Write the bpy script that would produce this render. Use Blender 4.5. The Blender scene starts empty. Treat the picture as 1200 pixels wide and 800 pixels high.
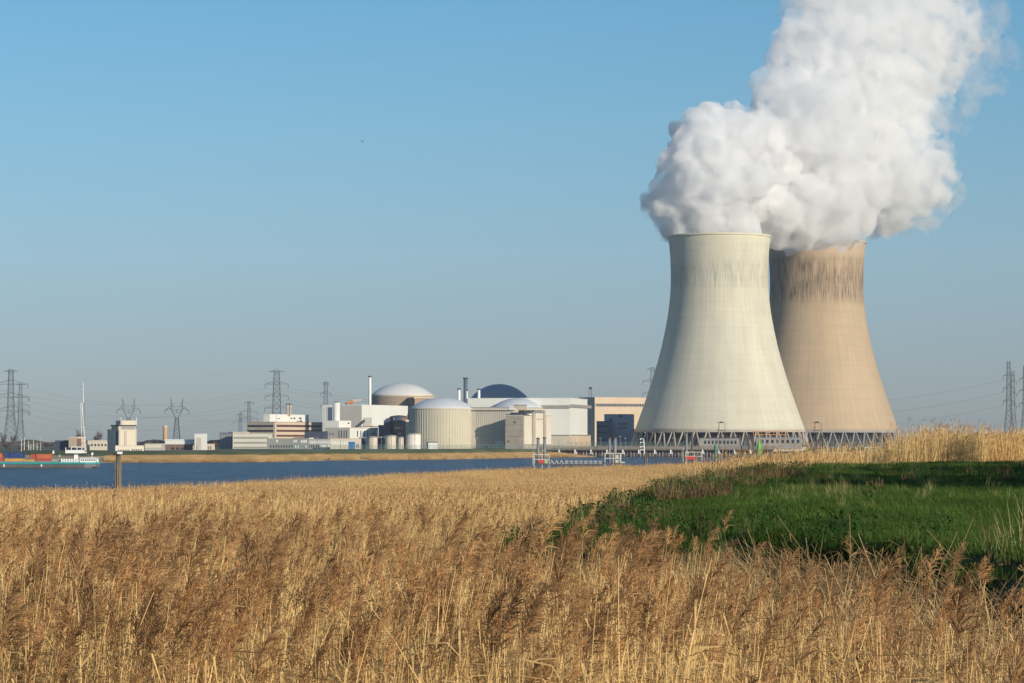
import bpy, bmesh, math, random
import numpy as np
from mathutils import Vector, Matrix
from math import radians as rad, sin, cos, pi, tan, atan2, sqrt

# ---------------------------------------------------------------- camera, sky, sun, exposure
C = bpy.context.scene
COL = C.collection
F, HOR, H = 3200.0, 516.0, 12.0            # focal length in photo pixels (1200 wide), horizon row, camera height above water
PITCH = math.atan((HOR - 400) / F)
cd = bpy.data.cameras.new('camera'); cam = bpy.data.objects.new('camera', cd); COL.objects.link(cam)
cd.sensor_width = 36; cd.sensor_fit = 'HORIZONTAL'; cd.lens = 36 * F / 1200
cd.clip_start = 0.3; cd.clip_end = 40000
cam.location = (0, 0, H); cam.rotation_euler = (pi / 2 + PITCH, 0, 0)
C.camera = cam

SUN_EL = rad(17.0); SUN_AZ = atan2(0.637, -0.770)      # azimuth clockwise from +Y (forward)
SUN = Vector((sin(SUN_AZ) * cos(SUN_EL), cos(SUN_AZ) * cos(SUN_EL), sin(SUN_EL)))
w = bpy.data.worlds.new('World'); C.world = w; w.use_nodes = True
nt = w.node_tree; bg = nt.nodes['Background']
sky = nt.nodes.new('ShaderNodeTexSky'); sky.sky_type = 'NISHITA'; sky.sun_disc = False
sky.sun_elevation = SUN_EL; sky.sun_rotation = SUN_AZ
sky.altitude = 0; sky.air_density = 1.0; sky.dust_density = 0.35; sky.ozone_density = 4.5
# deep cyan high up (polarised), duller grey-blue in the murk close to the horizon
geo = nt.nodes.new('ShaderNodeTexCoord'); sep = nt.nodes.new('ShaderNodeSeparateXYZ'); nt.links.new(geo.outputs['Generated'], sep.inputs[0])
mrz = nt.nodes.new('ShaderNodeMapRange'); mrz.inputs['From Max'].default_value = .2; nt.links.new(sep.outputs['Z'], mrz.inputs[0])
rmp = nt.nodes.new('ShaderNodeValToRGB'); nt.links.new(mrz.outputs[0], rmp.inputs[0])
SKYT = [(0,(.66,.70,.85)),(.18,(.72,.765,.89)),(.335,(.79,.875,.94)),(.57,(.745,.935,.945)),(.82,(.64,.96,.975))]
while len(rmp.color_ramp.elements) < len(SKYT): rmp.color_ramp.elements.new(.5)
for e_, (p_, c_) in zip(rmp.color_ramp.elements, SKYT): e_.position = p_; e_.color = c_ + (1,)
tint = nt.nodes.new('ShaderNodeMix'); tint.data_type = 'RGBA'; tint.blend_type = 'MULTIPLY'; tint.inputs[0].default_value = 1
nt.links.new(rmp.outputs[0], tint.inputs[7])
nt.links.new(sky.outputs[0], tint.inputs[6]); nt.links.new(tint.outputs[2], bg.inputs['Color']); bg.inputs['Strength'].default_value = 0.1
sl = bpy.data.lights.new('sun', 'SUN'); so = bpy.data.objects.new('sun', sl); COL.objects.link(so)
sl.energy = 4.4; sl.angle = rad(0.5); sl.color = (1.0, 0.885, 0.715)
so.rotation_euler = SUN.to_track_quat('Z', 'Y').to_euler()
C.view_settings.view_transform = 'Standard'; C.view_settings.look = 'None'
C.view_settings.exposure = 0.18; C.view_settings.gamma = 1.0
cy = C.cycles
cy.max_bounces = 24; cy.diffuse_bounces = 3; cy.glossy_bounces = 3; cy.transmission_bounces = 4
cy.transparent_max_bounces = 12; cy.volume_bounces = 20
cy.use_denoising = True
R_ = random.Random(7)

# ---------------------------------------------------------------- helpers
def P(px, py, d):
    """world point seen at photo pixel (px, py), d metres ahead"""
    u = (px - 600) / F; v = (400 - py) / F
    t = d / (cos(PITCH) - v * sin(PITCH))
    return Vector((u * t, d, H + t * (sin(PITCH) + v * cos(PITCH))))
def Z(py, d): return P(600, py, d).z
def X(px, d): return P(px, 516, d).x

def sm(a, b, x):
    t = min(1, max(0, (x - a) / (b - a))); return t * t * (3 - 2 * t)
def lerp_tab(tab, x):
    if x <= tab[0][0]: return tab[0][1]
    for (x0, y0), (x1, y1) in zip(tab, tab[1:]):
        if x <= x1: return y0 + (y1 - y0) * (x - x0) / (x1 - x0)
    return tab[-1][1]

class MB:
    def __init__(s): s.v = []; s.f = []
    def add(s, vs, fs):
        n = len(s.v); s.v += [tuple(q) for q in vs]; s.f += [tuple(i + n for i in f) for f in fs]; return s
    def box(s, x0, x1, y0, y1, z0, z1):
        return s.add([(x0,y0,z0),(x1,y0,z0),(x1,y1,z0),(x0,y1,z0),(x0,y0,z1),(x1,y0,z1),(x1,y1,z1),(x0,y1,z1)],
                     [(3,2,1,0),(4,5,6,7),(0,1,5,4),(1,2,6,5),(2,3,7,6),(3,0,4,7)])
    def prism(s, pts, z0, z1):
        n = len(pts)
        return s.add([(p[0],p[1],z0) for p in pts] + [(p[0],p[1],z1) for p in pts],
                     [tuple(range(n-1,-1,-1)), tuple(range(n, 2*n))] + [(i,(i+1)%n,(i+1)%n+n,i+n) for i in range(n)])
    def bar(s, a, b, r0, r1=None, n=4, caps=True):
        a = Vector(a); b = Vector(b); r1 = r0 if r1 is None else r1
        d = (b - a).normalized(); q = Vector((0,0,1)) if abs(d.z) < .9 else Vector((1,0,0))
        e = d.cross(q).normalized(); g = d.cross(e)
        vs = [a + (e*cos(2*pi*(i+.5)/n) + g*sin(2*pi*(i+.5)/n))*r0 for i in range(n)] + \
             [b + (e*cos(2*pi*(i+.5)/n) + g*sin(2*pi*(i+.5)/n))*r1 for i in range(n)]
        fs = [((i+1)%n, i, i+n, (i+1)%n+n) for i in range(n)]
        if caps: fs += [tuple(range(n)), tuple(range(2*n-1, n-1, -1))]
        return s.add(vs, fs)
    def lathe(s, prof, c=(0,0), n=48, a0=0, a1=2*pi, cap_top=True, cap_bot=False):
        full = abs(a1 - a0 - 2*pi) < 1e-6; m = n if full else n + 1
        vs = []; fs = []
        for r, z in prof:
            for i in range(m):
                a = a0 + (a1-a0)*i/n; vs.append((c[0] + r*cos(a), c[1] + r*sin(a), z))
        for k in range(len(prof)-1):
            for i in range(n):
                j = (i+1) % m; fs.append((k*m+i, k*m+j, (k+1)*m+j, (k+1)*m+i))
        if cap_top: fs.append(tuple((len(prof)-1)*m + i for i in range(m)))
        if cap_bot: fs.append(tuple(range(m-1,-1,-1)))
        return s.add(vs, fs)
    def build(s, name, mat, parent=None, smooth=False, org=None):
        me = bpy.data.meshes.new(name)
        o = org if org is not None else (parent.location if parent else Vector((0,0,0)))
        g = parent
        while g is not None and g.parent is not None: g = g.parent; o = o + g.location
        me.from_pydata([(x-o[0], y-o[1], z-o[2]) for x, y, z in s.v], [], s.f)
        me.materials.append(mat)
        if smooth: me.polygons.foreach_set('use_smooth', [True]*len(me.polygons))
        me.update()
        ob = bpy.data.objects.new(name, me); COL.objects.link(ob)
        if parent: ob.parent = parent
        elif org is not None: ob.location = org
        return ob

def thing(name, label, cat, loc, group=None):
    o = bpy.data.objects.new(name, None); COL.objects.link(o); o.location = loc
    o.empty_display_size = 0.5
    return tag(o, label, cat, group)
def tag(o, label, cat, group=None, kind=None):
    if label: o['label'] = label
    if cat: o['category'] = cat
    if group: o['group'] = group
    if kind: o['kind'] = kind
    return o
def struct(o): o['kind'] = 'structure'; return o
def stuff(o, label, cat): o['kind'] = 'stuff'; return tag(o, label, cat)
def dup(o, loc, label=None, group=None):
    c = o.copy(); COL.objects.link(c); c.location = loc
    if label: c['label'] = label
    if group: c['group'] = group
    for ch in o.children:
        k = ch.copy(); COL.objects.link(k); k.parent = c
        for g in ch.children:
            q = g.copy(); COL.objects.link(q); q.parent = k
    return c

MATS = {}
def mat(name, col, rough=.85, var=.12, scale=.15, spec=.25, metal=0, bump=0, detail=5):
    """plain procedural paint / concrete / metal: colour varied by object-space noise"""
    if name in MATS: return MATS[name]
    m = bpy.data.materials.new(name); m.use_nodes = True; t = m.node_tree; b = t.nodes['Principled BSDF']
    b.inputs['Roughness'].default_value = rough; b.inputs['Specular IOR Level'].default_value = spec
    b.inputs['Metallic'].default_value = metal
    tc = t.nodes.new('ShaderNodeTexCoord'); nz = t.nodes.new('ShaderNodeTexNoise')
    nz.inputs['Scale'].default_value = scale; nz.inputs['Detail'].default_value = detail
    t.links.new(tc.outputs['Object'], nz.inputs['Vector'])
    cr = t.nodes.new('ShaderNodeValToRGB'); e = cr.color_ramp.elements
    e[0].position = .25; e[1].position = .75
    e[0].color = tuple(c*(1-var) for c in col) + (1,); e[1].color = tuple(min(1,c*(1+var)) for c in col) + (1,)
    t.links.new(nz.outputs['Fac'], cr.inputs['Fac']); t.links.new(cr.outputs['Color'], b.inputs['Base Color'])
    if bump:
        bp = t.nodes.new('ShaderNodeBump'); bp.inputs['Strength'].default_value = bump
        t.links.new(nz.outputs['Fac'], bp.inputs['Height']); t.links.new(bp.outputs[0], b.inputs['Normal'])
    MATS[name] = m; return m

def N(t, typ, **kw):
    n = t.nodes.new(typ)
    for k, v in kw.items():
        if k in n.inputs and not hasattr(n, k): n.inputs[k].default_value = v
        else: setattr(n, k, v)
    return n
def math_n(t, op, a, b=None, clamp=False):
    n = t.nodes.new('ShaderNodeMath'); n.operation = op; n.use_clamp = clamp
    for i, q in enumerate((a, b)):
        if q is None: continue
        if isinstance(q, (int, float)): n.inputs[i].default_value = q
        else: t.links.new(q, n.inputs[i])
    return n.outputs[0]
def mix_c(t, fac, a, b, mode='MIX'):
    n = t.nodes.new('ShaderNodeMix'); n.data_type = 'RGBA'; n.blend_type = mode
    for i, q in ((0, fac), (6, a), (7, b)):
        if isinstance(q, (int, float)): n.inputs[i].default_value = q
        elif isinstance(q, tuple): n.inputs[i].default_value = q
        else: t.links.new(q, n.inputs[i])
    return n.outputs[2]
def ramp(t, fac, stops):
    n = t.nodes.new('ShaderNodeValToRGB'); e = n.color_ramp.elements
    while len(e) < len(stops): e.new(.5)
    for i, (p, c) in enumerate(stops):
        e[i].position = p; e[i].color = (c, c, c, 1) if isinstance(c, (int, float)) else tuple(c) + (1,)
    t.links.new(fac, n.inputs[0]); return n.outputs[0]

M_white = mat('white_cladding', (.72,.72,.67), .6, .05, .05)
M_cream = mat('cream_render', (.66,.60,.49), .8, .08, .06)
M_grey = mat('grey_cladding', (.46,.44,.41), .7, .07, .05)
M_tan = mat('tan_cladding', (.60,.47,.34), .75, .08, .05)
M_conc = mat('weathered_concrete', (.40,.35,.29), .9, .18, .12)
M_concl = mat('pale_concrete', (.55,.50,.41), .9, .12, .1)
M_dglass = mat('dark_window_glass', (.035,.038,.05), .25, .3, .4, .5)
M_brglass = mat('brown_tinted_glass', (.09,.04,.04), .3, .4, .25, .5)
M_blue = mat('slate_blue_cladding', (.10,.13,.19), .6, .1, .05)
M_navy = mat('dark_blue_sheet', (.06,.072,.11), .6, .2, .1)
M_roofg = mat('grey_roof_sheet', (.30,.29,.27), .8, .15, .1)
M_dark = mat('dark_steel', (.05,.052,.055), .6, .3, .6)
M_steel = mat('galvanised_steel', (.20,.21,.22), .55, .15, .6, .4)
M_pyl = mat('weathered_pylon_steel', (.10,.105,.11), .6, .15, .3)
M_wworn = mat('weathered_white_paint', (.56,.53,.46), .8, .2, .5)
M_wpaint = mat('white_paint', (.80,.80,.77), .5, .05, .6)
M_red = mat('red_paint', (.55,.05,.05), .5, .1, .5)
M_green = mat('bright_green_paint', (.10,.42,.06), .5, .1, .5)
M_bluedoor = mat('blue_paint', (.03,.16,.42), .5, .08, .5)
M_timber = mat('weathered_timber', (.12,.10,.085), .95, .35, .8)
M_pile = mat('timber_pile_face', (.30,.22,.15), .95, .35, .5)
M_brick = mat('brown_brick', (.20,.13,.10), .9, .2, .3)
M_fence = mat('green_mesh_fence', (.16,.24,.21), .7, .2, .4)
# ---------------------------------------------------------------- terrain
SHORE = [(P(px, 516, 1).x, 0, y) for px, y in ()]
def shore_pts():
    out = []
    for px, y in ((-700,536.5),(-300,537.5),(0,539.5),(100,541.5),(150,541.5),(300,541),(380,539.2),(425,538.7),(500,538),(600,536.2),(640,535.2),(760,534.6),(1000,534.4),(1300,534.2),(2000,534)):
        d = H*F/(y-HOR); out.append(((px-600)/F*d, d))
    return out
SH = shore_pts()
def y_shore(x): return lerp_tab(SH, x)
EDGE = [(-400,215),(-120,262),(-57,304),(-46,331),(-37,395),(-22,476),(0,562),(33,663),(58,742),(150,900),(400,1250)]
def y_edge(x): return lerp_tab(EDGE, x)
DROP = [(0,.5),(10,.62),(22,.90),(50,1.6),(100,2.6),(200,4.2),(300,5.7),(400,5.9),(1300,5.9)]
RH = 2.3; PLH = .17                                                     # mean reed height
MOUND = [(.3,43),(1.1,40.8),(2.4,39.7),(4.3,38.6),(5.1,34),(5.9,31),(7.5,26),(11,19),(17,10),(45,-8),(90,20),(80,150),(45,170),(29,156),(14.6,132),(10.2,110),(7.4,95),(4.5,76),(3.0,65),(1.4,51)]
MZ = 10.7
MPX = np.array([p[0] for p in MOUND]); MPY = np.array([p[1] for p in MOUND])
def mound_sd(x, y):
    """signed distance to the grass mound outline, positive inside (arrays ok)"""
    x = np.asarray(x, float); y = np.asarray(y, float)
    best = np.full(x.shape, 1e9); ins = np.zeros(x.shape, bool); n = len(MOUND)
    for i in range(n):
        ax, ay = MPX[i], MPY[i]; bx, by = MPX[(i+1)%n], MPY[(i+1)%n]
        dx, dy = bx-ax, by-ay
        t = np.clip(((x-ax)*dx + (y-ay)*dy)/(dx*dx+dy*dy), 0, 1)
        best = np.minimum(best, np.hypot(x-ax-t*dx, y-ay-t*dy))
        c = ((ay > y) != (by > y)) & (x < (bx-ax)*(y-ay)/((by-ay) if by != ay else 1e-9) + ax)
        ins ^= c
    return np.where(ins, best, -best)
def ssm(a, b, x):
    t = np.clip((x-a)/(b-a), 0, 1); return t*t*(3-2*t)
def wob(x, y):
    return np.sin(x*.9+y*.37)*.5 + np.sin(x*.31-y*.53+1.3)*.5 + np.sin(x*2.3+1.1*y+.4)*.25
SHX = np.array([p[0] for p in SH]); SHY = np.array([p[1] for p in SH])
EX = np.array([p[0] for p in EDGE]); EY = np.array([p[1] for p in EDGE])
DX = np.array([p[0] for p in DROP]); DY = np.array([p[1] for p in DROP])
def bump_r(x, y):
    """rise of the reed bank behind the mound, on the right"""
    u = x/np.maximum(y, 1)
    return (2.2*ssm(.055,.09,u) + .35*ssm(.085,.11,u) + 1.4*ssm(.132,.156,u)) * ssm(88,125,y) * (1-ssm(230,360,y))
def ground_z(x, y):
    x = np.asarray(x, float); y = np.asarray(y, float)
    ye = np.interp(x, EX, EY); ys = np.interp(x, SHX, SHY)
    near = H - np.interp(np.hypot(x*.6, y), DX, DY) - RH - PLH + .10*wob(x, y)*ssm(0,60,y)
    near = near + bump_r(x, y)
    ms = mound_sd(x, y)
    mz = MZ - .32*(1-ssm(0,5,x)) + .07*wob(x*.7, y*.5) + .10*ssm(2,30,ms)
    k = ssm(-1.6, .25, ms + .35*np.sin(x*1.7+y*.6)*.6)
    near = near*(1-k) + mz*k
    near = np.where(y < 12, near + (H-1.72-near)*(1-ssm(2,11,y)), near)     # the dike the camera stands on
    s = ye - y                                                # inside marsh if positive
    z1 = near*ssm(-10, 3, s) - 2.5*(1-ssm(-10, 3, s))
    q = y - ys
    far = np.interp(q, [-12,0,6,30,48,62,72,120], [-2.5,0,.7,1.7,2.4,6.0,6.2,6.2])
    right = np.interp(q, [-6,0,1,40,60,75,90,200], [-2.5,-2.4,-2.3,-1,4,7.5,7.6,6.2])
    kr = ssm(25, 70, x)
    far = far*(1-kr) + right*kr
    return np.where(y < (ye+ys)/2, z1, far)

def grid_mesh(name, xs, ys, zf, m, smooth=True):
    Xg, Yg = np.meshgrid(xs, ys); Zg = zf(Xg, Yg)
    v = np.stack([Xg, Yg, Zg], -1).reshape(-1, 3); nx, ny = len(xs), len(ys)
    i = np.arange((ny-1)*(nx-1)); r = i//(nx-1); c = i%(nx-1); a = r*nx+c
    f = np.stack([a, a+1, a+nx+1, a+nx], -1)
    me = bpy.data.meshes.new(name); me.from_pydata(v.tolist(), [], f.tolist())
    me.materials.append(m); me.polygons.foreach_set('use_smooth', [smooth]*len(me.polygons)); me.update()
    o = bpy.data.objects.new(name, me); COL.objects.link(o); return o

def sym_space(first, ratio, far):
    a = [0.0]; st = first
    while a[-1] < far: a.append(a[-1]+st); st *= ratio
    return a
xa = sym_space(.45, 1.045, 9000); xs = sorted(set([-q for q in xa] + xa))
ys = [-400,-150,-60,-25] + list(np.arange(-12, 60, .6)) + list(np.arange(60, 180, 1.5)) + list(np.arange(180, 900, 9)) + \
     list(np.arange(900, 1400, 40)) + list(np.arange(1400, 2300, 8)) + list(np.arange(2300, 3000, 60)) + [3200,3600,4200,5200,7000,9500]

def ground_mat():
    m = bpy.data.materials.new('ground_soil_and_turf'); m.use_nodes = True; t = m.node_tree; b = t.nodes['Principled BSDF']
    b.inputs['Roughness'].default_value = .95; b.inputs['Specular IOR Level'].default_value = .1
    g = N(t, 'ShaderNodeNewGeometry'); sp = N(t, 'ShaderNodeSeparateXYZ'); t.links.new(g.outputs['Position'], sp.inputs[0])
    n1 = N(t, 'ShaderNodeTexNoise', Scale=.5, Detail=8); t.links.new(g.outputs['Position'], n1.inputs['Vector'])
    n2 = N(t, 'ShaderNodeTexNoise', Scale=.035, Detail=6); t.links.new(g.outputs['Position'], n2.inputs['Vector'])
    mud = ramp(t, n1.outputs['Fac'], [(.3,(.10,.070,.04)),(.7,(.21,.145,.08))])
    turf = ramp(t, n1.outputs['Fac'], [(.3,(.018,.040,.010)),(.7,(.040,.085,.020))])
    litter = ramp(t, n2.outputs['Fac'], [(.3,(.43,.30,.18)),(.7,(.55,.40,.25))])
    gravel = ramp(t, n1.outputs['Fac'], [(.3,(.16,.15,.14)),(.7,(.24,.225,.20))])
    far = math_n(t, 'GREATER_THAN', sp.outputs['Y'], 1150)
    zj = math_n(t, 'ADD', sp.outputs['Z'], math_n(t, 'MULTIPLY', n2.outputs['Fac'], .8))
    hi = math_n(t, 'GREATER_THAN', zj, 3.9)
    fturf = ramp(t, n2.outputs['Fac'], [(.35,(.075,.100,.042)),(.65,(.125,.145,.070))])
    fc = mix_c(t, hi, litter, fturf)
    pl = math_n(t, 'GREATER_THAN', zj, 6.55)
    fc = mix_c(t, math_n(t, 'MULTIPLY', pl, math_n(t, 'GREATER_THAN', n2.outputs['Fac'], .52)), fc, gravel)
    at = N(t, 'ShaderNodeAttribute', attribute_name='turf')
    nc = mix_c(t, at.outputs['Fac'], mud, turf)
    t.links.new(mix_c(t, far, nc, fc), b.inputs['Base Color'])
    bp = N(t, 'ShaderNodeBump', Strength=.4); t.links.new(n1.outputs['Fac'], bp.inputs['Height']); t.links.new(bp.outputs[0], b.inputs['Normal'])
    return m
gr = struct(grid_mesh('ground', xs, ys, ground_z, ground_mat()))
vv = np.empty(len(gr.data.vertices)*3); gr.data.vertices.foreach_get('co', vv); vv = vv.reshape(-1,3)
a = gr.data.attributes.new('turf', 'FLOAT', 'POINT')
a.data.foreach_set('value', np.clip(np.maximum(ssm(-.2,.5,mound_sd(vv[:,0],vv[:,1])), (vv[:,1]<11)*1.0),0,1).astype(np.float32))

def water_mat():
    m = bpy.data.materials.new('river_water'); m.use_nodes = True; t = m.node_tree; b = t.nodes['Principled BSDF']
    b.inputs['Roughness'].default_value = .32; b.inputs['IOR'].default_value = 1.33; b.inputs['Specular IOR Level'].default_value = .28
    g = N(t, 'ShaderNodeNewGeometry')
    mp = N(t, 'ShaderNodeMapping'); mp.inputs['Scale'].default_value = (.30, .55, 1); mp.inputs['Rotation'].default_value = (0,0,.5)
    t.links.new(g.outputs['Position'], mp.inputs[0])
    n = N(t, 'ShaderNodeTexNoise', Scale=1.0, Detail=6, Roughness=.62); t.links.new(mp.outputs[0], n.inputs['Vector'])
    n2 = N(t, 'ShaderNodeTexNoise', Scale=.012, Detail=4); t.links.new(g.outputs['Position'], n2.inputs['Vector'])
    mp2 = N(t, 'ShaderNodeMapping'); mp2.inputs['Scale'].default_value = (.10, .022, 1); t.links.new(g.outputs['Position'], mp2.inputs[0])
    n3 = N(t, 'ShaderNodeTexNoise', Scale=1.0, Detail=5, Roughness=.65); t.links.new(mp2.outputs[0], n3.inputs['Vector'])
    c = ramp(t, math_n(t, 'ADD', math_n(t, 'MULTIPLY', n2.outputs['Fac'], .3), math_n(t, 'MULTIPLY', n3.outputs['Fac'], .7)), [(.40,(.003,.012,.040)),(.60,(.026,.062,.130))]); t.links.new(c, b.inputs['Base Color'])
    bp = N(t, 'ShaderNodeBump', Strength=1.0, Distance=.9); t.links.new(math_n(t, 'ADD', n.outputs['Fac'], math_n(t, 'MULTIPLY', n3.outputs['Fac'], 13.0)), bp.inputs['Height']); t.links.new(bp.outputs[0], b.inputs['Normal'])
    return m
wx = [-9000,-3000,-1000,-300,0,300,1000,3000,9000]; wy = [150,250,400,700,1200,1700,2300,4000]
struct(grid_mesh('water', wx, wy, lambda x, y: x*0, water_mat()))
# ---------------------------------------------------------------- power station buildings
GA = rad(22)                                   # the plant's grid is turned 22 degrees to the view
class Block:
    """box building seen over its nearest corner: left face pa..pb, right face pb..pc (photo pixels)"""
    def __init__(s, name, label, cat, pa, pb, pc, yt, d, wall, W=None, L=None, zb=5.6, A=GA, group=None, cap=None, lwall=None, zb_py=None, capname='roof'):
        s.A, s.d = A, d; s.eL = Vector((-cos(A), sin(A), 0)); s.eR = Vector((sin(A), cos(A), 0))
        c = P(pb, HOR, d); s.C = Vector((c.x, d, 0)); s.pb = pb
        if zb_py: zb = P(pb, zb_py, d).z
        s.L = L or s.sL(pa); s.W = W or s.sR(pc); s.zb = zb; s.zt = P(pb, yt, d).z
        q = [s.C, s.C + s.eR*s.W, s.C + s.eR*s.W + s.eL*s.L, s.C + s.eL*s.L]
        s.q = q
        s.o = thing(name, label, cat, (s.C.x, s.C.y, zb), group)
        m = MB(); m.prism([(p.x,p.y) for p in q], zb, s.zt); m.build('wall', wall, s.o)
        if cap:
            m = MB(); ctr = (q[0]+q[2])/2
            m.prism([(p.x + (p.x-ctr.x)*.004+.0, p.y + (p.y-ctr.y)*.004) for p in q], s.zt+.003, s.zt+.6); m.build(capname, cap, s.o)
    def sL(s, px):
        u = (px-600)/F; return (s.C.x - u*s.d)/(cos(s.A) + u*sin(s.A))
    def sR(s, px):
        u = (px-600)/F; return (u*s.d - s.C.x)/(sin(s.A) - u*cos(s.A))
    def feat(s, face, name, m, p0, p1, y0, y1, proud=.08, parent=None, back=.05):
        e = s.eL if face == 'L' else s.eR; n = -s.eR if face == 'L' else -s.eL
        f = s.sL if face == 'L' else s.sR
        a, b = f(p0), f(p1); mid = s.C + e*((a+b)/2)
        za, zb = P(600, y0, mid.y).z, P(600, y1, mid.y).z
        c0 = s.C + e*a; c1 = s.C + e*b
        pts = [c0 - n*back, c1 - n*back, c1 + n*proud, c0 + n*proud]
        q = MB(); q.prism([(p.x,p.y) for p in pts], min(za,zb), max(za,zb))
        # consistent outward normals
        ob = q.build(name, m, parent or s.o)
        return ob
    def slits(s, face, name, m, p0, p1, n, y0, y1, wfrac=.4, **k):
        st = (p1-p0)/n
        for i in range(n): s.feat(face, name, m, p0+st*(i+.5-wfrac/2), p0+st*(i+.5+wfrac/2), y0, y1, **k)

def cyl(name, label, cat, cx, r_px, y_top, d, m, zb=5.6, dome_y=None, dome_m=None, ribs=0, group=None, n=64, overhang=1.0, band=None):
    k = d/F; r = r_px*k; c = P(cx, HOR, d); zt = Z(y_top, d)
    o = thing(name, label, cat, (c.x, d + r, zb), group); cc = (c.x, d + r)
    q = MB(); q.lathe([(r, zb), (r, zt)], cc, n, cap_top=not dome_y); q.build('wall', m, o, True if not dome_y else True)
    if dome_y:
        zd = Z(dome_y, d+r); h = zd - zt; R = r*overhang; q = MB()
        rho = (R*R + h*h)/(2*h); a = math.asin(min(1, R/rho))
        prof = [(R, zt-.8), (R, zt)] + [(rho*sin(a*(1-i/16)), zd - rho + rho*cos(a*(1-i/16))) for i in range(1, 16)] + [(.02, zd)]
        q.lathe(prof, cc, n); q.build('dome_roof', dome_m, o, True)
    if ribs:
        q = MB()
        for i in range(ribs):
            an = 2*pi*i/ribs
            q.bar((cc[0]+r*cos(an), cc[1]+r*sin(an), zb), (cc[0]+r*cos(an), cc[1]+r*sin(an), zt-1), .28)
        q.build('wall_rib', M_concl if m is not M_grey else M_steel, o)
    return o

def stack(name, label, cx, y0, y1, d, r, m, zcap=None, cat='chimney', bands=None):
    b = P(cx, y1, d); o = thing(name, label, cat, b); z1 = Z(y0, d)
    q = MB(); q.lathe([(r*1.1, b.z), (r, b.z+(z1-b.z)*.5), (r*.95, z1)], (b.x, b.y), 14); q.build('shaft', m, o, True)
    q = MB(); q.lathe([(r*1.25, z1-.9), (r*1.25, z1+.15)], (b.x, b.y), 14, cap_bot=True); q.build('cap', zcap or M_dark, o)
    return o

# --- white turbine hall, shade painted on its left wall, with its stair towers
B = Block('turbine_hall', 'big white hall with shade painted grey on its left wall under the first reactor dome', 'power plant hall', 378, 424, 478, 474.2, 2150, M_white, cap=M_white)
B.feat('L', 'painted_shade_sheet', M_grey, 398, 423.9, 474.4, 503, .12)  # shade of the left face painted on as a grey sheet
B.feat('L', 'window_strip', M_blue, 384.2, 389.6, 476.5, 501, .15)
B.feat('R', 'grey_louvre_panel', M_grey, 425.5, 435.5, 488.5, 499, .15)
B.feat('R', 'orange_door_hood', M_tan, 432, 436, 496.5, 498.5, .6)
B.feat('R', 'wall_ledge', M_dark, 424.5, 448, 498.6, 499.2, .5)
B.slits('L', 'panel_joint', M_steel, 378.5, 384, 2, 476, 502, .1)
o = cyl('stair_tower', 'slim white round stair tower beside the shade-painted hall wall', 'stair tower', 394, 4.1, 471, 2135, M_white, n=28)
q = MB(); k = P(394, 470.6, 2135); q.lathe([(1.5,k.z-.3),(1.5,k.z+.5)], (k.x, 2138), 12); q.build('roof_vent', M_dark, o)
B = Block('annex_building', 'white box annex beside the round stair tower', 'annex', 396, 397, 411.5, 493, 2110, M_white, L=12, cap=M_white)
B.feat('R', 'window', M_dglass, 407.5, 409.5, 494.5, 496, .1)
B = Block('pump_hall', 'low long hall with slit windows before the turbine hall, white with shade painted grey on its left', 'low hall', 381, 410, 443, 501, 2080, M_white, cap=M_concl)
B.feat('L', 'painted_shade_sheet', M_grey, 381.2, 409.9, 501.2, 514, .1)  # left face dimmed by a grey sheet painted as shade
B.slits('L', 'slit_window', M_dglass, 396, 408, 4, 503.5, 513, .3, proud=.2)
B.slits('L', 'window', M_dglass, 382, 392, 3, 506.5, 509, .3, proud=.2)
B.slits('R', 'slit_window', M_dglass, 417, 433, 4, 504, 511, .28)
B.slits('R', 'window', M_dglass, 433.5, 440, 3, 506.3, 508, .5)
# sloping conveyor between hall and low hall
o = thing('conveyor_gallery', 'dark sloping conveyor gallery leaning on the white turbine hall wall', 'conveyor', P(420, 501, 2095))
q = MB(); q.bar(P(417,500.5,2095), P(427,492,2100), 1.1); q.build('gallery', M_dark, o)
for px, y in ((419,499.8),(422.5,496),(426,493)):
    q = MB(); q.bar(P(px, y, 2098), P(px, 501, 2098), .25); q.build('trestle', M_steel, o)
o = thing('crane', 'tan and red boom crane standing on the turbine hall roof', 'crane', P(411, 474, 2175))
q = MB(); b = P(411,474,2175); q.bar(b, P(411,470,2175), 1.0); q.build('mast', M_dark, o)
q = MB(); q.box(b.x-3, b.x+2.2, 2174, 2177, Z(472.4,2175), Z(469.2,2175)); q.build('machine_house', mat('orange_paint',(.50,.17,.06),.6,.15,.5), o)
q = MB(); q.bar(P(407.5,471.6,2175), P(405,472.6,2175), .9); q.build('counterweight', M_dark, o)
q = MB()
a0, a1 = P(413,470.2,2175), P(424,468.2,2175)
for dz in (0, 1.5): q.bar(a0 + Vector((0,0,dz)), a1 + Vector((0,0,dz*.4)), .3)
for i in range(8):
    s0 = a0.lerp(a1, i/8); s1 = a0.lerp(a1, (i+1)/8); q.bar(s0, s1 + Vector((0,0,1.5-1.1*(i+1)/8)), .2)
q.build('boom', M_tan, o)

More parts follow.
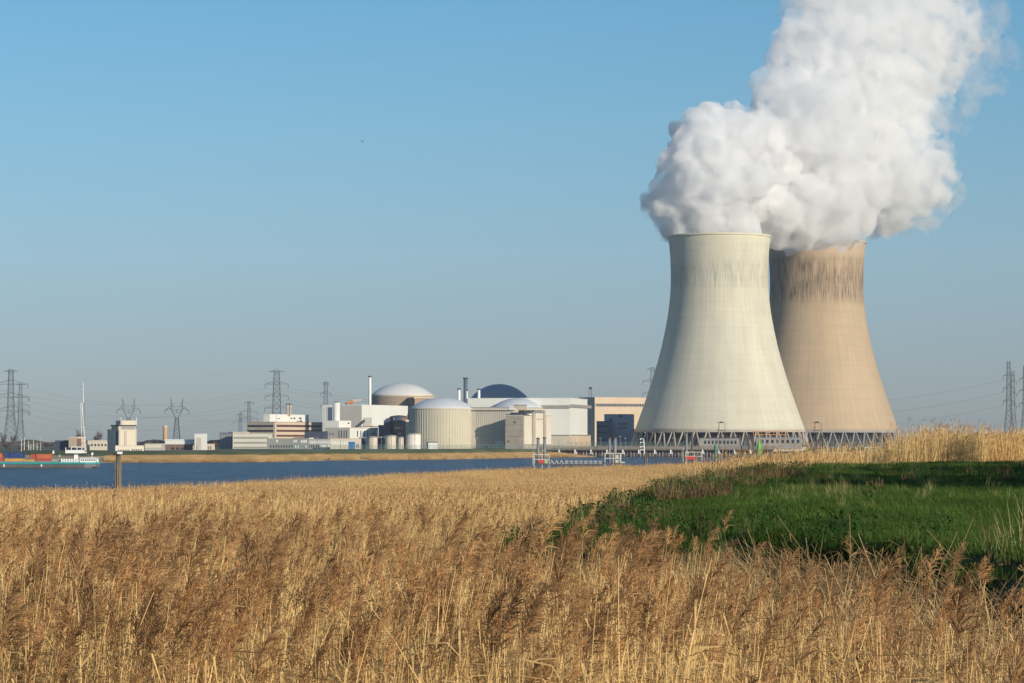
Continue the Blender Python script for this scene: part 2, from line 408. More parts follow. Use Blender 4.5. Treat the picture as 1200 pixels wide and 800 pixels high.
# --- reactor buildings
M_dome = mat('white_dome_paint', (.66,.66,.64), .45, .05, .04)
M_dome2 = mat('pale_blue_dome_paint', (.60,.63,.66), .45, .05, .04)
M_reac = mat('brown_reactor_concrete', (.36,.28,.20), .9, .14, .06)
M_silo = mat('cream_silo_concrete', (.52,.48,.36), .9, .08, .05)
o = cyl('reactor_building', 'brown round reactor building with shallow white dome behind the white hall', 'reactor', 469.5, 37.5, 462, 2290, M_reac, dome_y=448, dome_m=M_dome, overhang=1.0, n=96)
q = MB(); cx = P(469.5,HOR,2290).x; q.lathe([(44.2*0+37.5*2290/F*1.006, Z(463.4,2290)),(37.5*2290/F*1.006, Z(461.6,2290))], (cx, 2290+37.5*2290/F), 96, cap_top=False); q.build('ring_beam', M_concl, o, True)
o = thing('fuel_building', 'brown boxy annex leaning against the first reactor under its dome', 'annex', P(494, 474, 2275))
q = MB(); a = P(486,474,2275); b = P(507,465,2275)
q.prism([(a.x,2275),(b.x,2283),(b.x-6,2296),(a.x-6,2290)], Z(520,2275), Z(466.2,2275)); q.build('wall', M_reac, o)
q = MB(); q.prism([(a.x-.6,2274),(b.x+2.5,2282),(b.x-4,2297),(a.x-6.6,2291)], Z(466.2,2275)+.003, Z(464.6,2275)); q.build('roof', M_tan, o)
stack('vent_stack', 'slim white vent stack left of the first reactor dome', 433.5, 440, 474, 2290, 1.15, M_wpaint)
o = cyl('storage_silo', 'cream ribbed drum with pale dome, the largest of the storage drums', 'reactor', 517, 39, 477.2, 2040, M_silo, dome_y=464.8, dome_m=M_dome2, ribs=72, n=96, overhang=.985)
q = MB(); cx = P(517,HOR,2040).x; rr = 39*2040/F
q.lathe([(rr+.35, Z(478.6,2040)),(rr+.35, Z(477.0,2040)),(rr-1, Z(476.9,2040))], (cx,2040+rr), 96, cap_top=False); q.build('cornice', M_concl, o, True)
stack('vent_stack', 'slim white vent stack rising behind the cream ribbed drum', 538, 454.5, 482, 2180, 1.1, M_wpaint)
stack('exhaust_stack', 'dark blue grey exhaust stack, tallest behind the cream ribbed drum', 545.6, 442, 482, 2200, 1.7, M_blue, M_dark)
stack('vent_stack', 'slim white vent stack right of the dark stack, before the shade-blue dome', 561.2, 455, 482, 2170, 1.1, M_wpaint)
stack('roof_flue', 'short thin pale flue between dark stack and cream drum', 547.3, 456, 482, 2150, .55, M_wpaint)
M_bdome = mat('shaded_blue_dome_paint', (.30,.33,.38), .5, .06, .04)  # the tower's shadow on this dome is put into its colour
cyl('reactor_building', 'reactor dome with its shadow painted blue, behind the long white hall', 'reactor', 585, 36, 466.5, 2372, M_blue, dome_y=449.3, dome_m=M_bdome, overhang=.97, n=96)
cyl('reactor_building', 'smaller round building with low white dome behind the concrete pump house', 'reactor', 606.5, 30.5, 476.5, 2115, M_silo, dome_y=465.6, dome_m=M_dome2, n=96)

# --- long white hall
B = Block('turbine_hall', 'long white hall with dark ledge band, right of the shade-blue dome', 'power plant hall', 548, 668, 693.5, 466.3, 2128, M_white, W=75, cap=M_white, A=rad(12))
B.feat('L', 'ledge_band', M_roofg, 634, 668, 474, 477.6, .9)
B.feat('R', 'ledge_band', M_roofg, 668.01, 692, 473.6, 477.2, .9)
B.feat('L', 'base_wall', M_concl, 640, 668, 509, 524, 1.6)
B.feat('R', 'base_wall', M_tan, 668.01, 690, 509, 524, 1.6)
B.feat('L', 'base_ledge', M_roofg, 645, 668, 508.6, 509.5, 2.2)
B.feat('R', 'base_ledge', M_roofg, 668.01, 689, 508.6, 509.5, 2.2)
o = thing('roof_mast', 'pair of thin dark antenna posts on the white hall roof edge', 'antenna', P(691, 466, 2215))
for px in (690.3, 693.2):
    q = MB(); q.bar(P(px,466,2215), P(px,453.5,2215), .3); q.build('post', M_dark, o)
q = MB(); q.box(P(690.2,0,2215).x, P(693.3,0,2215).x, 2214.5, 2215.5, Z(455.3,2215), Z(452.8,2215)); q.build('lamp_head', M_dark, o)
# metal clad ribbed hall
B = Block('ribbed_hall', 'grey ribbed metal hall between cream drum and concrete pump house', 'metal hall', 546, 600, 618, 477.2, 2046, M_concl, W=20, cap=M_roofg, A=rad(14))
B.slits('L', 'cladding_rib', M_steel, 557, 594, 15, 481, 512.6, .12)
B.feat('L', 'fascia', M_concl, 546, 602.9, 477.4, 480, .3)
B.feat('L', 'gutter', M_dark, 546, 602.9, 480.1, 481.0, .4)
B.feat('L', 'base_plinth', M_concl, 546, 602.9, 513, 524, .5)
B.feat('L', 'white_shed_door', M_white, 581, 591, 516, 521, 1.2)
B.feat('L', 'roof_light', M_white, 596.8, 603.0, 476.4, 479.8, .6)
# concrete pump house with its roof plant
B = Block('pump_house', 'square concrete pump house with pilasters and cluttered roof', 'pump house', 592.2, 613.5, 646, 486.3, 2020, M_conc)
B.feat('L', 'lift_joint', M_timber, 592.4, 613.2, 497.0, 497.25, .04); B.feat('L', 'lift_joint', M_timber, 592.4, 613.2, 504.0, 504.25, .04)
B.feat('L', 'lift_joint', M_timber, 592.4, 613.2, 510.5, 510.75, .04)
B.feat('L', 'vent_opening', M_dark, 602.2, 604.2, 493.1, 495.2, .1)
B.feat('L', 'doorway', M_brick, 594.2, 597.0, 515.2, 518, .1)
B.feat('R', 'wall_panel', M_cream, 613.8, 622.4, 486.4, 520, .5)
B.feat('R', 'wall_panel', M_cream, 626.4, 635.2, 483.5, 520, .9)
B.feat('R', 'wall_panel', M_cream, 639.2, 645.2, 486.8, 520, .5)
B.feat('R', 'downpipe', M_brick, 625.0, 625.7, 480, 513, .5); B.feat('R', 'downpipe', M_brick, 638.2, 638.9, 480, 515, .5)
B.feat('R', 'lintel', M_brick, 626.6, 635.2, 490.1, 490.6, 1.1)
B.feat('R', 'column', M_conc, 622.6, 624.6, 482, 520, 1.3); B.feat('R', 'column', M_conc, 635.6, 637.8, 480, 520, 1.3)
for a, b, y0, y1, mm, nm, f in ((597.5,611,482.5,486.2,M_navy,'roof_tank','L'),(592.3,598,484,486.2,M_steel,'roof_duct','L'),(615,622,480,486.3,M_dark,'roof_fan','R'),(626,636,479.8,483.4,M_steel,'roof_duct','R')):
    B.feat(f, nm, mm, a, b, y0, y1, -.6, back=5)
B.feat('L', 'parapet', M_concl, 592.2, 613.4, 485.6, 487.3, .35)
B.feat('R', 'roof_plate', M_wpaint, 617.5, 622.3, 484.3, 485.2, .9)
B.feat('R', 'parapet', M_concl, 640, 645.8, 485.6, 487.0, .8)
o = thing('roof_plant_room', 'brown plant room on top behind the pump house roof', 'plant room', P(609, 487, 2070))
q = MB(); a = P(602,0,2070).x; b = P(617,0,2070).x
q.box(a, b, 2062, 2074, Z(488,2070), Z(474.3,2070)); q.build('wall', M_conc, o)
q = MB(); q.box(a-.4, b+.4, 2061.5, 2074.5, Z(474.3,2070)+.003, Z(473.5,2070)); q.build('roof', M_roofg, o)
# tan hall behind, annexes with the tower's shadow painted into their blue walls
B = Block('tan_hall', 'tan sunlit hall with dark window band, left of the front cooling tower', 'power plant hall', 694, 697, 766, 465.3, 2680, M_tan, L=30, W=60, A=rad(60), cap=M_tan)
B.feat('R', 'window_band', M_roofg, 697.3, 764, 472.2, 475.8, .25)
B.slits('R', 'window', M_dglass, 699, 762, 24, 472.6, 475.4, .55, proud=.35)
B = Block('office_block', 'block painted dark shadow blue with grey band at the shaded end of the tan hall', 'office block', 699, 713, 716, 493.5, 2262, mat('shadow_blue_block',(.17,.20,.27),.7,.1,.06), W=22, cap=M_dark, A=rad(10))
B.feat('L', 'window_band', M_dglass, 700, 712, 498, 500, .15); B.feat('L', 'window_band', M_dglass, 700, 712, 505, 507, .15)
B = Block('office_block', 'stepped block painted blue for the tower shadow, with two dark window bars', 'office block', 708, 740, 741, 485.3, 2285, mat('shadow_blue_wall',(.42,.47,.53),.7,.1,.06), W=24, cap=M_blue, A=rad(8))
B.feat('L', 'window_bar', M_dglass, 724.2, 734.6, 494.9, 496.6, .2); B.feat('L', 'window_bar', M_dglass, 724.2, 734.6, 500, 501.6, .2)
B.feat('L', 'recess', MATS['shadow_blue_block'], 713.5, 718, 489.5, 515, .1)
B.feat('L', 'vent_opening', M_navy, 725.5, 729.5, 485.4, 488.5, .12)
B = Block('office_block', 'lower wing painted shadow blue beside the foot of the front cooling tower', 'office block', 740.4, 752, 756, 503, 2290, mat('shadow_blue_wall_pale',(.44,.48,.53),.7,.1,.06), W=20, A=rad(8), cap=M_blue)
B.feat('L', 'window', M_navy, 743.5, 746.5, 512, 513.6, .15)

# --- dark round workshop and tanks in front of the hall
o = cyl('round_workshop', 'dark brown round workshop with small pale windows between white hall and cream drum', 'workshop', 467, 9.8, 487, 2115, M_brick, n=40, dome_y=485.8, dome_m=M_navy)
k = 2115/F; c = Vector((P(467,0,2115).x, 2115+9.8*k, 0)); r = 9.8*k
for i, (px, y0, y1, mm) in enumerate([(463,488.6,491,M_wpaint)] + [(463.6+1.9*j, 499.5, 502, M_cream) for j in range(5)] + [(468+1.9*j, 506, 509, M_cream) for j in range(3)]):
    x = P(px,0,2115).x; yy = c.y - sqrt(max(0, r*r-(x-c.x)**2))
    q = MB(); q.box(x-.5, x+.5, yy-.15, yy+.6, Z(y1,2115), Z(y0,2115)); q.build('window', mm, o)  # pale panes
q = MB(); q.lathe([(r+.25, Z(493.6,2115)),(r+.25, Z(487.2,2115))], (c.x,c.y), 40, cap_top=False); q.build('dark_band', M_navy, o, True)
q = MB(); x = P(475,0,2115).x; q.box(x-.2, x+3.0, c.y-3.6, c.y-1, 5.6, Z(491,2115)); q.build('cream_pier', M_cream, o)  # cream pier at the right of the drum
B = Block('shed', 'curved roof shed with shade painted dark blue, tucked left of the round workshop', 'shed', 443.5, 456.5, 459, 498.2, 2112, M_navy, W=12, A=rad(6), cap=M_dark)  # dark blue walls and gable carry painted shade
o = B.o; q = MB(); x0 = P(450.5,0,2114).x; x1 = P(458,0,2114).x
q.add([(x0,2114,Z(499,2114)),(x1,2114,Z(499,2114)),(x1,2114,Z(488.2,2114)),(x0+2,2114,Z(489.6,2114)),(x0,2114,Z(492.5,2114)),
       (x0,2121,Z(499,2114)),(x1,2121,Z(499,2114)),(x1,2121,Z(488.2,2114)),(x0+2,2121,Z(489.6,2114)),(x0,2121,Z(492.5,2114))],
      [(0,1,2,3,4),(9,8,7,6,5),(1,6,7,2),(2,7,8,3),(3,8,9,4),(4,9,5,0)])
q.build('curved_gable', M_navy, o)
M_tank = mat('cream_tank_paint', (.60,.53,.43), .6, .06, .3); M_tankw = mat('white_tank_paint', (.74,.69,.62), .6, .06, .3)
for cx, r, yt, lab, mm in ((436.3,5.8,511,'cream storage tank nearest the blue door shed',M_tank),(457.5,6.6,509.6,'cream storage tank, middle one below the round workshop',M_tank),(469.5,3.4,511.5,'narrow cream storage tank beside the larger white tank',M_tank),(484.2,8.9,507.4,'white storage tank, largest of the row, before the cream drum',M_tankw)):
    o = cyl('storage_tank', lab, 'tank', cx, r, yt, 1990, mm, n=36, group='storage tanks behind the green fence', dome_y=yt-.5, dome_m=mm)
    k = 1990/F; cc = (P(cx,0,1990).x, 1990+r*k)
    q = MB(); q.lathe([(r*k+.12, Z(yt,1990)-.2),(r*k+.12, Z(yt,1990)+.15)], cc, 36, cap_top=False); q.build('rim', M_steel, o)
    q = MB(); q.bar((cc[0]+r*k*.3, cc[1]-r*k*.97, 6), (cc[0]+r*k*.3, cc[1]-r*k*.97, Z(yt,1990)), .2); q.build('ladder', M_steel, o)
for cx, yt, lab in ((446.5,512,'dark shed block between the first two cream tanks'),(464.8,512,'dark shed block right of the middle cream tank'),(424,512.5,'dark shed block right of the blue door')):
    B = Block('equipment_shed', lab, 'shed', cx-3.6, cx+2.6, cx+3.6, yt, 2000, M_navy, W=6, A=rad(8), cap=M_roofg)
B = Block('boundary_kiosk', 'small white kiosk at the foot of the cream drum', 'kiosk', 502, 512, 513, 518, 1990, M_wpaint, W=5, A=rad(6), cap=M_dark)
B.feat('L', 'doorway', M_navy, 500.2, 501.8, 517, 526, .2)
# low sheds by the fence
B = Block('gate_shed', 'long low cream shed with a bright blue door', 'shed', 387, 421.5, 422, 513.8, 1960, M_cream, W=8, A=rad(5), cap=M_tan)
B.feat('L', 'door', M_bluedoor, 408.8, 416.2, 517, 526, .25)
B.slits('L', 'wall_panel', M_wpaint, 389, 408, 7, 516.6, 520.5, .55)
B.slits('L', 'window', M_dglass, 417, 421, 2, 519, 524, .35)
B = Block('workshop_shed', 'low grey shed with pale fascia left of the cream shed', 'shed', 359.5, 387.5, 388, 514.5, 1985, M_grey, W=9, A=rad(5), cap=M_roofg)
B.feat('L', 'fascia', M_dome2, 359.6, 387.3, 516.8, 518.8, .3)
B.feat('L', 'white_door', M_wpaint, 376, 382, 521, 526, .3); B.feat('L', 'white_door', M_wpaint, 384.5, 386.5, 520.5, 523, .3)
B.slits('L', 'window', M_dglass, 361, 375, 5, 520, 524, .6)
B = Block('workshop_shed', 'low grey green shed with small white windows under the banded office building', 'shed', 313, 360, 361, 513.8, 1975, mat('grey_green_wall',(.26,.27,.25),.8,.1,.1), W=9, A=rad(5), cap=M_roofg)
for a, b, y0, y1 in ((324,325.7,514.6,517.4),(344,345.4,515.5,517.6),(346.4,347.8,514.6,517.6),(353,354.6,515.2,518),(355.8,357.2,515,518),(358.2,359.6,515,518),(346,347.2,521,524.5),(349,350.2,521,524.5),(358.3,359.5,521.5,524)):
    B.feat('L', 'white_window', M_wpaint, a, b, y0, y1, .2)  # white panes
B.slits('L', 'window', M_dglass, 316, 344, 9, 520.6, 524, .4)
# banded office building with penthouse
B = Block('banded_office', 'tan office building with three brown window bands and a white penthouse', 'office building', 289, 321.8, 378, 494.2, 2120, M_tan, cap=M_conc, A=rad(24))
for y0, y1 in ((497.2,499.8),(503,505.4),(508.8,511)):
    B.feat('L', 'window_band', M_dglass, 290.2, 320.5, y0, y1, .12)
    B.feat('R', 'window_band', M_brglass, 324.0, 376.5, y0, y1, .12)
B.feat('L', 'painted_shade_sheet', M_conc, 289, 320.6, 494.4, 497, .08); B.feat('L', 'painted_shade_sheet', M_conc, 289, 320.6, 500, 502.9, .08); B.feat('L', 'painted_shade_sheet', M_conc, 289, 320.6, 505.6, 508.7, .08)  # grey strips paint the shade on the left face
B.feat('R', 'corner_pier', M_concl, 321.9, 323.8, 494.4, 513.5, .25)
pts = [B.C + B.eR*a + B.eL*b for a, b in ((6,-0+4),(48,4),(48,30),(6,30))]
z0 = B.zt + .605; q = MB(); q.prism([(p.x,p.y) for p in pts][::1], z0, Z(485.4, 2130)); q.build('penthouse', M_white, B.o)
PB = Block('penthouse_block', 'plain white penthouse block with small round vents on the banded office roof', 'penthouse', 309, 316, 362, 485.4, 2128, M_white, A=rad(24), zb=B.zt+.62, cap=M_white)
bpy.data.objects.remove([c for c in B.o.children if c.name.startswith('penthouse')][0])
for a, b, y0, y1 in ((325,328,489.2,489.9),(340.7,342.3,488.6,490.3),(344,346,488.6,490.3),(350.5,353.5,488.6,490.2),(348,349.6,492.3,494)):
    PB.feat('R', 'vent', M_dark, a, b, y0, y1, .15)
PB.feat('R', 'downpipe', M_steel, 323.3, 323.6, 485.6, 494.6, .2)
for px, lab in ((336.9,'left of two slim brown flues on the white penthouse'),(340.2,'right of two slim brown flues on the white penthouse')):
    stack('flue', lab, px, 472.2, 486, 2155, 1.0, M_wpaint if 0 else mat('flue_steel',(.42,.36,.31),.6,.15,.3), M_brick)
B = Block('blue_annex', 'low dark blue annex at the right end of the banded office', 'annex', 357, 379, 381, 505.5, 2060, M_navy, W=14, A=rad(10), cap=M_dark)
B.feat('L', 'roof_unit', M_wpaint, 363, 368, 512.2, 513.6, 2)
# white office with three window rows
B = Block('white_office', 'white three storey office block with rows of small dark windows', 'office building', 273, 315, 315.6, 508, 2010, M_cream if 0 else mat('office_render',(.66,.63,.54),.8,.05,.1), W=14, A=rad(6), cap=M_concl)
B.feat('L', 'stair_head', B.o.children[0].data.materials[0], 273, 289, 505.2, 508.1, .0, back=9)
for y0, y1, n in ((511.2,513.4,17),(517,519.2,17),(522.6,524.8,17)):
    B.slits('L', 'window', M_dglass, 274, 314.5, n, y0, y1, .48)
B = Block('ribbed_office', 'blue grey ribbed block left of the white office', 'office building', 257.5, 272.6, 273, 507, 2030, mat('blue_grey_wall',(.17,.19,.22),.7,.1,.1), W=14, A=rad(6), cap=M_blue)
B.slits('L', 'cladding_rib', M_concl, 258.5, 271.5, 7, 509, 528, .2, proud=.3)
B.feat('L', 'stair_head', M_blue, 268, 272.4, 505.2, 507.2, 0, back=6)

# --- left bank village and silo
B = Block('grain_silo', 'tall tan grain silo with a loading head, left bank', 'grain silo', 136, 139.2, 160.5, 503.5, 1670, M_tan if 0 else mat('silo_render',(.62,.55,.44),.85,.08,.08), L=14, A=rad(52), cap=M_concl)
B.feat('L', 'painted_shade_side', M_navy, 136.2, 139, 504.5, 522, .1)  # dark sheet paints the shade on the side away from the sun
for px in (140.4, 148.2, 159.4): B.feat('R', 'silo_rib', M_concl, px, px+.8, 503.8, 522, .3)
B.feat('R', 'dark_joint', M_conc, 145.6, 147.2, 504, 522, .15)
B.feat('R', 'loading_floor', M_concl, 139.4, 159.4, 498.5, 503.5, -.4, back=9)
B.feat('R', 'loading_window_band', M_roofg, 143, 158.5, 499.2, 502.3, -.3, back=1)
B.feat('R', 'dark_ledge', M_dark, 138.5, 159.6, 497.2, 498.4, .4, back=9.4)
B.feat('R', 'head_house', mat('silo_render',(.6,.5,.38)), 143.5, 160.2, 492, 497.2, -.8, back=8)
for px in (142.4, 160.6): B.feat('R', 'roof_post', M_wpaint, px-.25, px+.25, 488.2, 498, -.5, back=1)
q = Block('silo_annex', 'long low cream annex at the foot of the grain silo', 'annex', 134.6, 135.2, 169, 522.4, 1600, M_cream, L=8, A=rad(70), cap=M_concl)
q.slits('R', 'window', M_dglass, 138, 152, 5, 526.2, 529, .55); q.slits('R', 'window', M_dglass, 154, 167, 5, 525.6, 528.6, .6)
B = Block('barn', 'low pale grey shed right of the grain silo', 'shed', 170, 189.6, 190, 520.2, 1680, M_grey, W=10, A=rad(5), cap=M_concl)
B.feat('L', 'fascia', M_cream, 170, 189.5, 520.4, 524, .2)
B = Block('market_hall', 'long low hall with bright white fascia and dark front', 'hall', 193.5, 229, 230, 515.2, 1760, M_brick, W=14, A=rad(5), cap=M_white)
B.feat('L', 'fascia', M_white, 194, 228.4, 515.4, 520, .8)
B.slits('L', 'window', M_dglass, 200, 222, 4, 523.5, 526, .6)
B = Block('white_tower_block', 'square white tower block at the end of the white fascia hall', 'tower block', 228.2, 238.6, 240, 508.6, 1750, M_white, W=9, A=rad(8), cap=M_white)
B.feat('L', 'grey_stain_panel', M_concl, 230.2, 236, 512, 527, .06)
for px in (226.5, 231.5): B.feat('L', 'pier', M_concl, px, px+.9, 521, 528, .5)
stack('brick_chimney', 'short tan brick chimney behind the white fascia hall', 193.4, 498.5, 516, 1800, 1.4, mat('tan_brick',(.52,.32,.18),.9,.15,.4), M_tan)
B = Block('house', 'square beige house behind the barge wheelhouse', 'house', 80.8, 91.2, 97, 512.2, 1690, M_tan, W=10, A=rad(20), cap=M_cream)
B.feat('R', 'brick_side', M_brick, 91.3, 95.5, 513, 524, .1)
B = Block('warehouse', 'low navy blue warehouse left of the beige house', 'warehouse', 65, 80, 81, 516.2, 1700, M_navy, W=12, A=rad(5), cap=M_blue)
B = Block('farm_shed', 'low long cream shed under the bare trees right of the white mast', 'shed', 103, 127.6, 128, 516, 1720, M_cream, W=12, A=rad(5), cap=M_concl)
B.slits('L', 'window', M_dglass, 106, 126, 5, 519.5, 522, .5)
B = Block('club_house', 'flat white roofed hut among the sailing masts', 'hut', 37, 48.6, 49, 528.2, 1720, M_concl, W=6, A=rad(5), cap=M_wpaint, zb=3)
B = Block('terrace_row', 'row of small cream houses right of the white tower block', 'houses', 240.6, 249, 249.5, 519.6, 1790, M_cream, W=8, A=rad(5), cap=M_brick)
B.slits('L', 'window', M_dglass, 241.5, 248.5, 3, 522, 526, .4)

# ---------------------------------------------------------------- cooling towers
def tower_mat(name, base, dark, pale, band0, band1, streak, seed, thr):
    m = bpy.data.materials.new(name); m.use_nodes = True; t = m.node_tree; b = t.nodes['Principled BSDF']
    b.inputs['Roughness'].default_value = .92; b.inputs['Specular IOR Level'].default_value = .15
    tc = N(t, 'ShaderNodeTexCoord'); sp = N(t, 'ShaderNodeSeparateXYZ'); t.links.new(tc.outputs['Object'], sp.inputs[0])
    ang = math_n(t, 'ARCTAN2', sp.outputs['Y'], sp.outputs['X']); z = sp.outputs['Z']
    def noise2(fa, fz, scale, detail, off=0.0, rough=.55):
        cb = N(t, 'ShaderNodeCombineXYZ')
        t.links.new(math_n(t, 'MULTIPLY', ang, fa), cb.inputs[0]); t.links.new(math_n(t, 'MULTIPLY', z, fz), cb.inputs[1]); cb.inputs[2].default_value = seed+off
        n = N(t, 'ShaderNodeTexNoise', Scale=scale, Detail=detail, Roughness=rough); t.links.new(cb.outputs[0], n.inputs['Vector']); return n.outputs['Fac']
    big = noise2(2.2, .012, 1, 5)
    streaks = noise2(46, .02, 1, 4, 3)
    fine = noise2(90, .05, 1, 3, 7)
    col = mix_c(t, ramp(t, big, [(.3,0),(.7,1)]), tuple(c*.92 for c in base)+(1,), tuple(min(1,c*1.06) for c in base)+(1,))
    col = mix_c(t, math_n(t, 'MULTIPLY', ramp(t, streaks, [(.45,0),(.8,1)]), .28), col, tuple(dark)+(1,))
    lifts = noise2(.9, .23, 1, 2, 21); panels = noise2(6, .03, 1, 3, 33)
    col = mix_c(t, 1.0, col, ramp(t, lifts, [(.3,.955),(.7,1.025)]), 'MULTIPLY')
    col = mix_c(t, 1.0, col, ramp(t, panels, [(.3,.93),(.7,1.03)]), 'MULTIPLY')
    # formwork ribs and lift joints
    rib = math_n(t, 'FRACT', math_n(t, 'MULTIPLY', ang, 72/ (2*pi)))
    rib = math_n(t, 'LESS_THAN', rib, .13)
    col = mix_c(t, math_n(t, 'MULTIPLY', rib, .13), col, tuple(dark)+(1,))
    lift = math_n(t, 'LESS_THAN', math_n(t, 'FRACT', math_n(t, 'MULTIPLY', z, 1/4.1)), .14)
    col = mix_c(t, math_n(t, 'MULTIPLY', lift, .08), col, tuple(dark)+(1,))
    # weather stains under the rim
    zn = math_n(t, 'ADD', z, math_n(t, 'MULTIPLY', math_n(t, 'SUBTRACT', fine, .5), 44))
    mr = N(t, 'ShaderNodeMapRange'); mr.inputs['From Min'].default_value = band0; mr.inputs['From Max'].default_value = band0+14; t.links.new(zn, mr.inputs[0])
    mr2 = N(t, 'ShaderNodeMapRange'); mr2.inputs['From Min'].default_value = band1; mr2.inputs['From Max'].default_value = band1-7; t.links.new(zn, mr2.inputs[0])
    bandm = math_n(t, 'MULTIPLY', mr.outputs[0], mr2.outputs[0])
    st = math_n(t, 'MULTIPLY', bandm, ramp(t, fine, [(thr,0),(thr+.2,1)]))
    blot = noise2(9, .06, 1, 4, 13)
    st = math_n(t, 'MULTIPLY', st, ramp(t, blot, [(.32,.25),(.62,1)]))
    st = math_n(t, 'MULTIPLY', st, streak)
    col = mix_c(t, st, col, (.055,.045,.04,1))
    edge = N(t, 'ShaderNodeMapRange'); edge.inputs['From Min'].default_value = 161; edge.inputs['From Max'].default_value = 168; t.links.new(z, edge.inputs[0])
    col = mix_c(t, math_n(t, 'MULTIPLY', edge.outputs[0], .5), col, tuple(pale)+(1,))
    t.links.new(col, b.inputs['Base Color'])
    bp = N(t, 'ShaderNodeBump', Strength=.25, Distance=.4); t.links.new(streaks, bp.inputs['Height']); t.links.new(bp.outputs[0], b.inputs['Normal'])
    return m

def cooling_tower(label, cx, d, s, mm, col_m, hp=230):
    """s: metres per tower-profile pixel (profile measured on the front tower)"""
    zb = 5.9; c = P(cx, HOR, d); ctr = (c.x, d)
    z0 = 12 + (516-504.2)*s*.985
    o = thing('cooling_tower', label, 'cooling tower', (c.x, d, zb))
    prof = []
    for i in range(61):
        hpx = hp*i/60; y = 504.5 - hpx
        dz = y - 325.0
        b = 124.7 if dz > 0 else 150.0
        r = 57.0*sqrt(1 + (dz/b)**2)
        prof.append((r*s, z0 + hpx*s))
    n = 144; th = 1.1
    q = MB(); q.lathe(prof, ctr, n, cap_top=False)
    inner = [(r-th, z) for r, z in prof]
    k = len(q.v); q.lathe(inner[::-1], ctr, n, cap_top=False)
    m_ = n
    for i in range(n):
        j = (i+1) % n; last = (len(prof)-1)*m_
        q.f.append((last+i, last+j, k+j, k+i)); q.f.append((j, i, k+(len(prof)-1)*m_+i, k+(len(prof)-1)*m_+j))
    q.build('shell', mm, o, True)
    rt, zt = prof[-1]
    q = MB(); q.lathe([(rt-.2, zt-1.4),(rt+.7, zt-1.1),(rt+.7, zt+.25),(rt-1.5, zt+.25)], ctr, n, cap_top=False); q.build('rim', mm, o)
    rb = prof[0][0]; q = MB()
    q.lathe([(rb+.35, z0-1.0),(rb+.35, z0+.9)], ctr, n, cap_top=False); q.build('lintel_ring', col_m, o)
    # V columns
    nv = 44; base = MB(); dr = 3.4
    def pt(a, r, z): return (ctr[0]+r*cos(a), ctr[1]+r*sin(a), z)
    first = None
    for i in range(nv):
        a = 2*pi*i/nv; w = pi/nv
        q = MB()
        q.bar(pt(a-w*.86, rb-.3, z0-.6), pt(a, rb+dr, zb-1), .62, .62, 6); q.bar(pt(a+w*.86, rb-.3, z0-.6), pt(a, rb+dr, zb-1), .62, .62, 6)
        q.build('column_pair', col_m, o, True)
    q = MB(); q.lathe([(rb*.93, zb-1),(rb*.93, z0-1.5)], ctr, 72, cap_top=True); q.build('dark_fill_drum', M_dark, o, True)  # dark drum paints the shaded interior behind the columns
    q = MB(); q.lathe([(rb+dr+3, zb-2),(rb+dr+3, zb+1.6),(rb+dr+2.4, zb+1.6)], ctr, 96, cap_top=False); q.build('basin_wall', M_conc, o)
    return o, prof, ctr
M_tf = tower_mat('cream_tower_concrete', (.60,.57,.455), (.36,.33,.255), (.66,.63,.46), 126, 154, .8, 2.0, .47)
M_tr = tower_mat('tan_tower_concrete', (.46,.352,.238), (.25,.18,.125), (.46,.37,.28), 120, 166, .92, 9.0, .38)
D1, D2 = 2185.0, 2350.0
S1 = .683; S2 = D2/F*.957
T1, prof1, c1 = cooling_tower('nearer cream cooling tower, the left one of two', 843.6, D1, S1, M_tf, M_conc, 227)
T2, prof2, c2 = cooling_tower('farther tan cooling tower with dark streaks under its rim', 957.6, D2, S2, M_tr, M_roofg)  # darker column grey paints in the shade at this tower's foot
